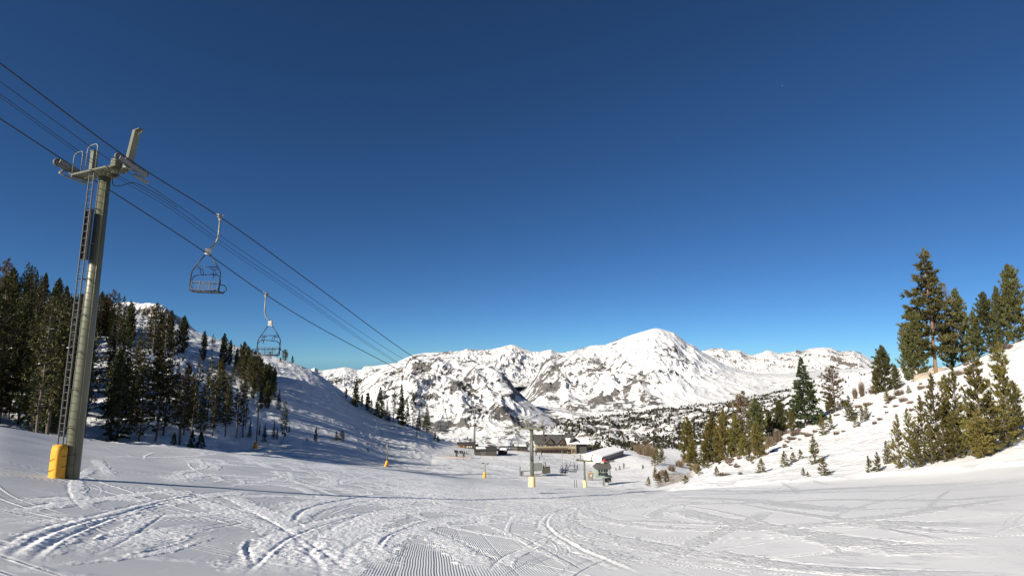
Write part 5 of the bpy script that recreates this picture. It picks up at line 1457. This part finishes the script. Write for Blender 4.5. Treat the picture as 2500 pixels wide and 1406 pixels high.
SITM = [person_mesh('person', SIT, ST_B, [j, TROU, SKIN], split_st(.16, .68)) for j in (JACK[0], JACK[2])]
def helmet(parent, z):
    part('helmet', BLK, parent, lambda m: m.tube([(0, -.01, z - .02), (0, -.01, z + .04), (0, -.01, z + .10), (0, -.01, z + .145)], [.118, .122, .095, .03], 12))
def skis(parent):
    for sx in (-1, 1): part('ski', DARK, parent, lambda m: m.tube([(sx * .15, -.75, .01), (sx * .15, .75, .01), (sx * .15, .90, .09)], .035, 6))
def person(px, py, k, label, rz, ski=False, size=1.0, group=None):
    loc = ground(px, py)
    o = bpy.data.objects.new('person', STM[k]); link(o); o.location = loc; o.rotation_euler[2] = rz; o.scale = (size,) * 3
    helmet(o, 1.66)
    if ski: skis(o)
    return tag(o, label, 'person', group)
person(1309, 1112, 0, 'person in dark clothes standing by the right side of the olive tower', 0.5, True, 1.2)
person(1322, 1113, 0, 'person in dark clothes a step right of the other by the olive tower', 2.5, True, 1.2)
person(1384, 1144, 0, 'person in black standing alone between the two small chairs and the queue', 1.2)
person(1402, 1146, 1, 'person in a maroon jacket waiting left in the pair near the lift hut', 1.4, True)
person(1410, 1146, 0, 'person in black waiting right in the pair near the lift hut', 1.0, True)
person(1317, 1123, 2, 'small person in navy alone on the snow below the lodge', 2.0)
for k, px in enumerate((1352, 1357, 1362, 1368, 1374)):
    person(px, 1106, (3, 1, 2, 4, 0)[k], ('person in a purple jacket at the left of the row by the lodge deck', 'person in maroon second in the row by the lodge deck', 'person in navy in the middle of the row by the lodge deck', 'person in red in the row by the lodge deck', 'person in black at the right of the row by the lodge deck')[k], k * 1.1)
ang = u_occ.rotation_euler[2]
for k, (dx, lab) in enumerate(((-.72, 'person in dark clothes riding on the left of the occupied chair'), (-.10, 'person in navy riding on the right of the occupied chair'))):
    o = bpy.data.objects.new('person', SITM[k]); link(o)
    o.location = u_occ.location + Matrix.Rotation(ang, 3, 'Z') @ Vector((dx, .22, -3.70)); o.rotation_euler[2] = ang
    helmet(o, .81); tag(o, lab, 'person')

# ------------------------------------------------------------------ buildings of the base area
ROOFM = plain_material('dark_shingles', (0.075, 0.07, 0.068), 0.85, 0.25, 2.0)
TANW = plain_material('tan_siding', (0.27, 0.225, 0.14), 0.8, 0.12, 1.2)
BROWN = plain_material('brown_timber', (0.075, 0.05, 0.035), 0.8, 0.3, 2.0)
GLASS = plain_material('dark_glass', (0.02, 0.022, 0.025), 0.12, 0.2, 2.0, spec=0.6)
SNOWR = plain_material('roof_snow', (0.82, 0.82, 0.82), 0.7, 0.04, 0.6, bump=0.08)
CREAM = plain_material('cream_panel', (0.58, 0.53, 0.44), 0.7, 0.06, 1.0)
DGREY = plain_material('dark_cladding', (0.06, 0.055, 0.05), 0.7, 0.25, 1.4)
SIDEG = plain_material('grey_cladding', (0.15, 0.15, 0.155), 0.7, 0.2, 1.0)
GREENW = plain_material('green_white_frame', (0.27, 0.32, 0.275), 0.6, 0.1, 2.0)
PINK = plain_material('faded_orange_net', (0.50, 0.31, 0.23), 0.8, 0.2, 3.0)
REDP = plain_material('red_paint', (0.34, 0.03, 0.035), 0.4, 0.15, 3.0)
ORANGE = plain_material('orange_panel', (0.33, 0.18, 0.085), 0.7, 0.2, 2.0)
GRNBOX = plain_material('grey_green_box', (0.20, 0.215, 0.19), 0.6, 0.2, 2.0)

def gable(m, x0, x1, y0, y1, z0, z1, axis='x', over=.4, th=.25):
    """solid pitched roof with its ridge along the given axis"""
    if axis == 'x':
        ym = (y0 + y1) / 2; A = [(x0 - over, y0 - over, z0), (x0 - over, y1 + over, z0), (x0 - over, ym, z1), (x1 + over, y0 - over, z0), (x1 + over, y1 + over, z0), (x1 + over, ym, z1)]
    else:
        xm = (x0 + x1) / 2; A = [(x0 - over, y0 - over, z0), (x1 + over, y0 - over, z0), (xm, y0 - over, z1), (x0 - over, y1 + over, z0), (x1 + over, y1 + over, z0), (xm, y1 + over, z1)]
    A = [Vector(a) for a in A]; B = [a - Vector((0, 0, th)) for a in A]
    m.poly(A + B, [(0, 3, 5, 2), (1, 2, 5, 4), (0, 2, 8, 6), (2, 1, 7, 8), (3, 9, 11, 5), (5, 11, 10, 4), (0, 6, 9, 3), (1, 4, 10, 7), (6, 8, 11, 9), (7, 10, 11, 8)])
def windows(parent, spots, y, w, h, mat_frame=CREAM):
    for x, z in spots:
        f = part('window', GLASS, parent, lambda m: m.box((x, y, z), (w, .08, h)))
        part('window_frame', mat_frame, f, lambda m: (m.box((x, y - .03, z + h / 2 + .06), (w + .24, .12, .12)), m.box((x, y - .03, z - h / 2 - .06), (w + .24, .12, .12)), m.box((x - w / 2 - .06, y - .03, z), (.12, .12, h)), m.box((x + w / 2 + .06, y - .03, z), (.12, .12, h)), m.box((x, y - .03, z), (.07, .1, h))))

def lodge():
    c = ground(1366, 1105); Y = c.y
    k = Y / FPX                          # metres per photo pixel at this distance
    L = empty('lodge', c, 'large tan lodge with a dark pitched roof and a long deck', 'building', rz=.03)
    X = lambda px: (px - 1366) * k
    Z = lambda py: (1105 - py) * k
    part('wall', TANW, L, lambda m: (m.box(((X(1312) + X(1384)) / 2, 4, Z(1083) / 2 - .5), (X(1384) - X(1312), 8, Z(1083) + 1)), ))
    part('roof', ROOFM, L, lambda m: gable(m, X(1310), X(1392), 0, 9.5, Z(1083.5), Z(1066), over=.7))
    for x0, x1 in ((1333, 1352), (1362, 1380)):
        part('gable', [ROOFM, BROWN], L, lambda m: (gable(m, X(x0), X(x1), -1.4, 3.6, Z(1082.5), Z(1071), 'y', .3), setattr(m, 'cur', 1), m.poly([(X(x0), -1.35, Z(1084)), (X(x1), -1.35, Z(1084)), (X((x0 + x1) / 2), -1.35, Z(1072.5))], [(0, 1, 2)])))
    part('chimney', BROWN, L, lambda m: (m.box((X(1331), 3.5, Z(1066)), (.7, .7, 3.2)), m.box((X(1329), 1.2, Z(1077)), (1.1, 1, 1.6))))
    part('chimney', DGREY, L, lambda m: m.cyl((X(1375), 3.5, Z(1070)), (X(1375), 3.5, Z(1060)), .16, n=10))
    w = part('east_wing', TANW, L, lambda m: m.box(((X(1383) + X(1404)) / 2, 2.0, Z(1081) / 2 - .5), (X(1404) - X(1383), 8.5, Z(1081) + 1)))
    part('snowy_roof', [SNOWR, ROOFM], L, lambda m: (gable(m, X(1384), X(1434), -2.5, 9, Z(1081), Z(1072), over=.4, th=.35), setattr(m, 'cur', 1), gable(m, X(1389), X(1411), -2.7, 8, Z(1079.5), Z(1068.5), 'y', .2)))
    part('dark_annex', DGREY, L, lambda m: m.box(((X(1404.3) + X(1430)) / 2, 3.4, Z(1083) / 2 - .5), (X(1430) - X(1404.3), 8, Z(1083) + 1)))
    part('deck', BROWN, L, lambda m: (m.box(((X(1312) + X(1384)) / 2, -1.9, Z(1094.6)), (X(1384) - X(1312), 3.4, .35)), m.box(((X(1312) + X(1384)) / 2, -3.5, Z(1091.5)), (X(1384) - X(1312), .12, .14)), m.box(((X(1312) + X(1384)) / 2, -3.5, Z(1093)), (X(1384) - X(1312), .06, .5)),
        [m.box((X(1312) + j * (X(1384) - X(1312)) / 14, -3.45, Z(1100) / 2 + .1), (.26, .26, Z(1095) - .2)) for j in range(15)]))
    windows(L, [(X(p), Z(1087.5)) for p in (1318, 1324, 1337, 1345, 1352, 1360, 1370, 1377)], -.06, 1.0, 1.25)
    windows(L, [(X(p), Z(1087)) for p in (1388, 1394, 1399)], -2.31, .8, 1.0)
    for p in (1316, 1326, 1338, 1349, 1356, 1366, 1378):
        part('door', GLASS, L, lambda m: m.box((X(p), -.07, 1.15), (1.7, .1, 2.0)))
    for p in (1388, 1398): part('door', BROWN, L, lambda m: m.box((X(p), -2.30, 1.1), (1.6, .1, 1.9)))
    windows(L, [(X(p), Z(1087)) for p in (1409, 1416, 1423)], -.66, 1.1, 1.1, DGREY)
lodge()

def simple_hall(name, px0, px1, py_b, py_t, depth, label, wall, roof, rz=0.0, snow_top=True, dz=0.0):
    pm = (px0 + px1) / 2; c = ground(pm, py_b); k = c.y / FPX
    L = empty(name, c, label, 'building', rz=rz); W = (px1 - px0) * k; Hh = (py_b - py_t) * k
    part('wall', wall, L, lambda m: m.box((0, depth / 2, Hh / 2 - .6), (W, depth, Hh + 1.2)))
    part('roof', roof, L, lambda m: (m.box((0, depth / 2, Hh + .14), (W + 1.0, depth + 1.2, .28))))
    if snow_top: part('roof_snow', SNOWR, L, lambda m: m.box((0, depth / 2 + .25, Hh + .42), (W * .86, depth * .8, .28), taper=.9))
    return L, W, Hh, k
# flat roofed annex left of the lodge
L, W, Hh, k = simple_hall('annex', 1254, 1288, 1101, 1091.5, 6, 'low dark brown annex with a long flat roof left of the lodge', BROWN, DGREY)
part('tan_end', TANW, L, lambda m: m.box((-W / 2 + .9, -.06, Hh / 2), (1.6, .1, Hh * .8)))
part('canopy', DGREY, L, lambda m: (m.beam((-W / 2 + .6, 1.5, Hh - .1), (-W / 2 - 6.6, 2.5, Hh - .35), 3.0, .35), [m.cyl((-W / 2 - q, 1.6, -.3), (-W / 2 - q, 1.6, Hh - .4), .14, n=8) for q in (2.2, 6.2)]))
windows(L, [(x, Hh * .55) for x in (-.6, 1.2, 2.6)], -.05, 1.0, .7, DGREY)
# ticket hut
L, W, Hh, k = simple_hall('ticket_hut', 1119, 1158, 1094, 1085, 5, 'small open ticket hut with a flat dark roof and orange end wall', DGREY, DGREY, rz=.12, snow_top=False)
part('end_wall', ORANGE, L, lambda m: (m.box((-W / 2 + 1.5, -.07, Hh * .42), (2.8, .12, Hh * .8)),))
part('opening', GLASS, L, lambda m: m.box((-W / 2 + 1.6, -.15, Hh * .5), (1.5, .06, Hh * .35)))
part('counter', CREAM, L, lambda m: [m.box((-W / 2 + 4.2 + q * .9, -.10, Hh * .38), (.42, .12, Hh * .42)) for q in range(3)])
part('tank', DGREY, L, lambda m: m.box((W / 2 + 1.1, 1.5, .6), (1.3, 1.6, 1.5)))
# long dark snow covered container
L, W, Hh, k = simple_hall('equipment_shed', 1161, 1212, 1112, 1099, 6, 'long dark grey equipment shed half buried in snow', DGREY, DGREY, rz=.16, snow_top=False)
part('roof_snow', SNOWR, L, lambda m: m.box((-W * .2, 3.4, Hh + .4), (W * .45, 3.6, .3), taper=.85))
part('door', plain_material('shed_door', (.09, .085, .08), .6), L, lambda m: m.box((-W * .12, -.04, Hh * .42), (2.2, .1, Hh * .7)))
L, W, Hh, k = simple_hall('equipment_shed', 1216, 1236, 1110, 1101, 4, 'shorter dark equipment shed right of the long half buried one', DGREY, DGREY, rz=-.1, snow_top=False)
part('roof_snow', SNOWR, L, lambda m: m.box((.3, 2.4, Hh + .5), (W * .9, 3.0, .5), taper=.7))
part('door', BROWN, L, lambda m: m.box((0, -.04, Hh * .42), (1.6, .1, Hh * .75)))

# long white shed with snowy roof
def white_shed():
    a = ground(1469, 1128); c = Vector((a.x, a.y, a.z - .3))
    th = math.atan2(12.7, 17)
    L = empty('storage_shed', c, 'long shed with a snow covered roof, cream doors and grey side wall', 'building', rz=-th)
    k = c.y / FPX; Hh = (1128 - 1113.5) * k; W, D = 8.2, 21.0
    part('wall', CREAM, L, lambda m: m.box((-W / 2, .2, Hh / 2 - .5), (W, .4, Hh + 1)))
    sw = part('side_wall', SIDEG, L, lambda m: (m.box((-.15, D / 2 + .21, Hh / 2 - .5), (.3, D - .4, Hh + 1)), m.box((-W + .15, D / 2 + .21, Hh / 2 - .5), (.3, D - .4, Hh + 1)), m.box((-W / 2, D + .1, Hh / 2 - .5), (W, .3, Hh + 1))))
    for q in (3, 6.5, 8, 11, 13, 16, 17.5, 19):
        part('window', GLASS, L, lambda m: m.box((.02, q, Hh * .55), (.08, 1.1, .7)))
    part('roof', SNOWR, L, lambda m: gable(m, -W, 0, 0, D, Hh + .15, Hh + .75, 'y', .5, .4))
    for x in (-6.4, -2.2): part('garage_door', plain_material('pale_door', (.80, .76, .66), .6), L, lambda m: m.box((x, -.04, Hh * .36), (3.3, .1, Hh * .78)))
white_shed()

# lift hut on its column
def hut():
    c = ground(1474, 1186); k = c.y / FPX
    L = empty('lift_hut', c, 'raised lift hut with a dark roof and green white windows on a steel column', 'lift hut', rz=.10)
    X = lambda px: (px - 1474) * k
    Z = lambda py: (1186 - py) * k
    part('column', GREYM, L, lambda m: (m.box((0, 0, Z(1168) / 2 - .3), (.42, .42, Z(1168) + .6)), m.beam((0, 0, .7), (-1.0, 0, .75), .12, .12), m.beam((0, .1, 1.1), (1.6, 1.9, 1.9), .3, .3)))
    part('platform', GREENW, L, lambda m: (m.box((.1, 1.2, Z(1165.5)), (X(1494) - X(1456), 3.2, .28)), m.box((-.2, -.3, Z(1163)), (3.4, .08, .10)), [m.box((-1.6 + j * .48, -.3, Z(1164.3)), (.05, .05, .4)) for j in range(8)]))
    part('machine_room', DGREY, L, lambda m: (m.box((1.25, 1.6, Z(1171)), (1.5, 2.4, 1.5), taper=.8), m.cyl((1.0, 1.4, Z(1180)), (1.3, 1.4, Z(1170)), .65, n=14)))
    zb, zt = Z(1163), Z(1146.5)
    part('wall', [GREENW, DGREY], L, lambda m: (m.box((-.15, 1.0, (zb + zt) / 2), (3.2, 2.4, zt - zb)), setattr(m, 'cur', 1), m.box((1.53, 1.0, (zb + zt) / 2), (.14, 2.5, zt - zb - .02))))
    for x in (-1.05, -.45, .15, .75):
        for z in ((zb + zt) / 2 + .36, (zb + zt) / 2 - .40):
            part('window', GLASS, L, lambda m: m.box((x, -.215, z), (.44, .06, .58)))
    A = [(-1.95, -.5, zt), (1.85, -.5, zt), (1.85, 2.6, zt), (-1.95, 2.6, zt), (-1.15, .2, Z(1136.5)), (1.7, .2, Z(1136.5)), (1.7, 1.9, Z(1136.5)), (-1.15, 1.9, Z(1136.5))]
    part('roof', ROOFM, L, lambda m: m.poly(A, [(0, 1, 5, 4), (1, 2, 6, 5), (2, 3, 7, 6), (3, 0, 4, 7), (4, 5, 6, 7), (3, 2, 1, 0)]))
    part('vent', CREAM, L, lambda m: m.box((.05, 1.1, Z(1134.5)), (.6, .6, .5)))
hut()
def booth():
    c = ground(1443, 1172); k = c.y / FPX
    L = empty('operator_booth', c, 'small grey brown booth standing between the brown tower and the lift hut', 'booth', rz=.1)
    part('wall', plain_material('booth_wood', (.21, .18, .14), .8), L, lambda m: m.box((0, .6, 1.05), (1.25, 1.2, 1.6)))
    part('roof', plain_material('booth_roof', (.40, .25, .18), .8), L, lambda m: m.box((0, .6, 2.0), (1.5, 1.5, .32), taper=.6))
    part('window', CREAM, L, lambda m: m.box((.02, -.02, 1.25), (.32, .08, .62)))
    part('leg', DGREY, L, lambda m: (m.box((-.55, .1, .0), (.12, .12, .6)), m.box((.55, .1, .0), (.12, .12, .6)), m.beam((-.5, .1, -.1), (.5, .1, .25), .08, .08)))
booth()

# return terminal of the other lift
def terminal():
    c = ground(1304, 1163); k = c.y / FPX
    L = empty('lift_terminal', c, 'grey steel lift terminal with a ribbed motor house right behind the olive tower', 'lift terminal', rz=.12)
    X = lambda px: (px - 1304) * k
    Z = lambda py: (1163 - py) * k
    part('post', GREYM, L, lambda m: (m.box((X(1271), 0, Z(1152) / 1.0), (.35, .35, Z(1139))), m.box((X(1275.5), .3, Z(1158)), (.9, .5, 1.3))))
    part('beam', GREYM, L, lambda m: (m.beam((X(1271), 0, Z(1150.5)), (X(1342), .4, Z(1149)), .3, .28), m.beam((X(1272), 0, Z(1163)), (X(1305), .4, Z(1161)), .4, .35), m.beam((X(1300), .4, Z(1158.5)), (X(1338), .5, Z(1157)), .2, .2)))
    def ribs(m):
        m.box(((X(1303) + X(1325)) / 2, .9, Z(1142.5)), (X(1325) - X(1303), 1.8, Z(1135.5) - Z(1150)))
        for j in range(8): m.box((X(1304) + j * (X(1324) - X(1304)) / 7, -.04, Z(1142.5)), (.09, .12, Z(1136.2) - Z(1150)))
    part('motor_house', GRNBOX, L, ribs)
    part('tank', GREYM, L, lambda m: (m.cyl((X(1330), .6, Z(1149)), (X(1330), .6, Z(1132)), .38, n=14),))
    part('counterweight', DGREY, L, lambda m: (m.box((X(1334), .8, Z(1150)), (2.2, 1.4, 1.7)),))
    part('strut', GREYM, L, lambda m: (m.beam((X(1304), .3, Z(1157)), (X(1322), .3, Z(1163.5)), .16, .16), m.beam((X(1322), .3, Z(1156)), (X(1306), .3, Z(1164)), .16, .16), m.box((X(1330), .5, Z(1160)), (.3, .3, 1.4))))
terminal()

# ski rack row, orange net, dark deck chairs
def ski_rack():
    c = ground(1117, 1115); k = c.y / FPX
    L = empty('ski_rack', c, 'long row of grey white ski racks with two dark panels on the snow flat', 'ski rack', rz=-.16)
    W = 74 * k
    part('rail', GREYM, L, lambda m: (m.box((0, 0, 1.42), (W, .07, .07)), m.box((0, 0, .22), (W, .07, .07))))
    for j in range(16):
        x = -W / 2 + W * j / 15
        part('post', GREYM, L, lambda m: (m.box((x, 0, .65), (.07, .08, 1.6)), m.box((x + .30, .02, .75), (.26, .05, .85))))
    for x in (-W * .03, W * .20): part('panel', DARK, L, lambda m: m.box((x, -.05, .85), (.85, .05, 1.25)))
    n = empty('safety_net', ground(1112, 1119), 'faded orange safety net strung along the foot of the ski racks', 'net', rz=-.12)
    part('net', PINK, n, lambda m: (m.box((-1, 0, .28), (13.5, .03, .16)), m.box((-1, 0, .55), (13.5, .03, .05))))
    part('stake', REDP, n, lambda m: [m.cyl((-7.5 + q * 2.6, 0, -.1), (-7.5 + q * 2.6, 0, .8), .03, n=6) for q in range(6)])
    d0 = None
    for j, px in enumerate((1112, 1117, 1125, 1130.5, 1136, 1142)):
        loc = ground(px, 1106.5 + .5 * j)
        if d0 is None:
            d0 = empty('deck_chair', loc, 'dark slat back deck chair in the short row behind the ski racks', 'deck chair', 'dark deck chairs behind the ski racks', 0.4)
            part('seat', DARK, d0, lambda m: (m.box((0, 0, .38), (.8, .75, .1)),))
            part('backrest', DARK, d0, lambda m: (m.beam((0, .32, .35), (0, .62, 1.25), .8, .08, up=(0, 1, 0)),))
            for sx in (-.34, .34): part('leg', DARK, d0, lambda m: (m.box((sx, -.3, .15), (.08, .08, .5)), m.box((sx, .3, .15), (.08, .08, .5))))
        else:
            q = copy_tree(d0); q.location = loc; q.rotation_euler[2] = .2 + j * .25
ski_rack()

# red groomer, snowmobile and markers
def groomer():
    c = ground(1477, 1129)
    L = empty('snow_groomer', c, 'red snow groomer with black tracks parked behind the lift hut', 'snow groomer', rz=.7)
    part('cab', REDP, L, lambda m: (m.box((0, .2, 1.7), (1.9, 1.6, 1.2), taper=.85), m.box((0, -1.0, 1.2), (1.9, 1.4, .5))))
    part('window', GLASS, L, lambda m: m.box((0, -.63, 1.85), (1.5, .06, .7)))
    for sx in (-1, 1): part('track', DARK, L, lambda m: m.tube([(sx * 1.2, y, z) for y, z in ((-1.9, .5), (-1.6, .12), (1.6, .12), (2.0, .6), (1.6, .95), (-1.6, .85))], .22, 6, closed=True))
    part('blade', DARK, L, lambda m: m.box((0, -2.6, .5), (3.6, .18, .9)))
    part('tiller', DARK, L, lambda m: m.box((0, 2.7, .35), (3.4, .8, .5)))
groomer()
for o_ in C.collection.objects:
    if o_.name == 'snow_groomer': o_.scale = (.6,) * 3
def snowmobile():
    c = ground(1494, 1127.5)
    L = empty('snowmobile', c, 'dark snowmobile standing on the snow right of the red groomer', 'snowmobile', rz=1.2)
    part('body', DARK, L, lambda m: (m.box((0, -.5, .6), (.7, 1.2, .5), taper=.6), m.box((0, .6, .65), (.45, 1.3, .3)), m.box((0, -.35, .98), (.5, .08, .35))))
    part('track', RUBBER, L, lambda m: m.box((0, .5, .22), (.4, 1.6, .36)))
    for sx in (-1, 1): part('ski', DARK, L, lambda m: m.tube([(sx * .42, -1.5, .18), (sx * .42, -1.2, .06), (sx * .42, -.3, .06)], .06, 6))
snowmobile()
for px, b, lab in ((1243, 1113, 'thin dark marker post on the snow flat left of the olive tower'), (1402 - 18, 1133, 'thin marker post beside the person standing alone'), (1568, 1146, 'short dark stake at the edge of the base area'), (1403, 1189, 'left one of two short dark stakes at the foot of the brown tower'), (1408, 1189, 'right one of two short dark stakes at the foot of the brown tower'), (1199, 1083, 'left one of two reddish poles beyond the ticket hut'), (1204, 1083, 'right one of two reddish poles beyond the ticket hut')):
    loc = ground(px, b)
    o = part('marker_post', PINK if 'reddish' in lab else DARK, None, lambda m: (m.cyl((0, 0, -.2), (0, 0, 1.5), .06, n=8), m.cyl((0, 0, 1.5), (0, 0, 1.56), .075, n=8)))
    o.location = loc; tag(o, lab, 'marker post')

# airliner crossing the sky
def airliner():
    loc = P(1910.5, 209.5, 7000)
    A = empty('airliner', loc, 'tiny white airliner high in the blue sky', 'airplane', rz=math.radians(-40))
    W_ = plain_material('white_aircraft', (.85, .85, .85), .4)
    part('fuselage', W_, A, lambda m: m.tube([(0, -17, 0), (0, -14, .3), (0, -8, .2), (0, 10, .2), (0, 16, .8), (0, 19, 1.3)], [.3, 1.5, 2.0, 2.0, 1.1, .3], 16))
    for sx in (-1, 1): part('wing', W_, A, lambda m: m.poly([(0, -4, -.4), (0, 3, -.4), (sx * 15, 7, 1), (sx * 15, 4.8, 1), (0, -4, .1), (0, 3, .1), (sx * 15, 7, 1.2), (sx * 15, 4.8, 1.2)], [(0, 1, 2, 3), (7, 6, 5, 4), (0, 3, 7, 4), (1, 5, 6, 2), (2, 6, 7, 3)]))
    part('tail', W_, A, lambda m: (m.beam((0, 15, 1), (0, 18.5, 6.5), .35, 4.0), m.beam((-6, 18, 1.4), (6, 18, 1.4), 2.2, .3)))
airliner()
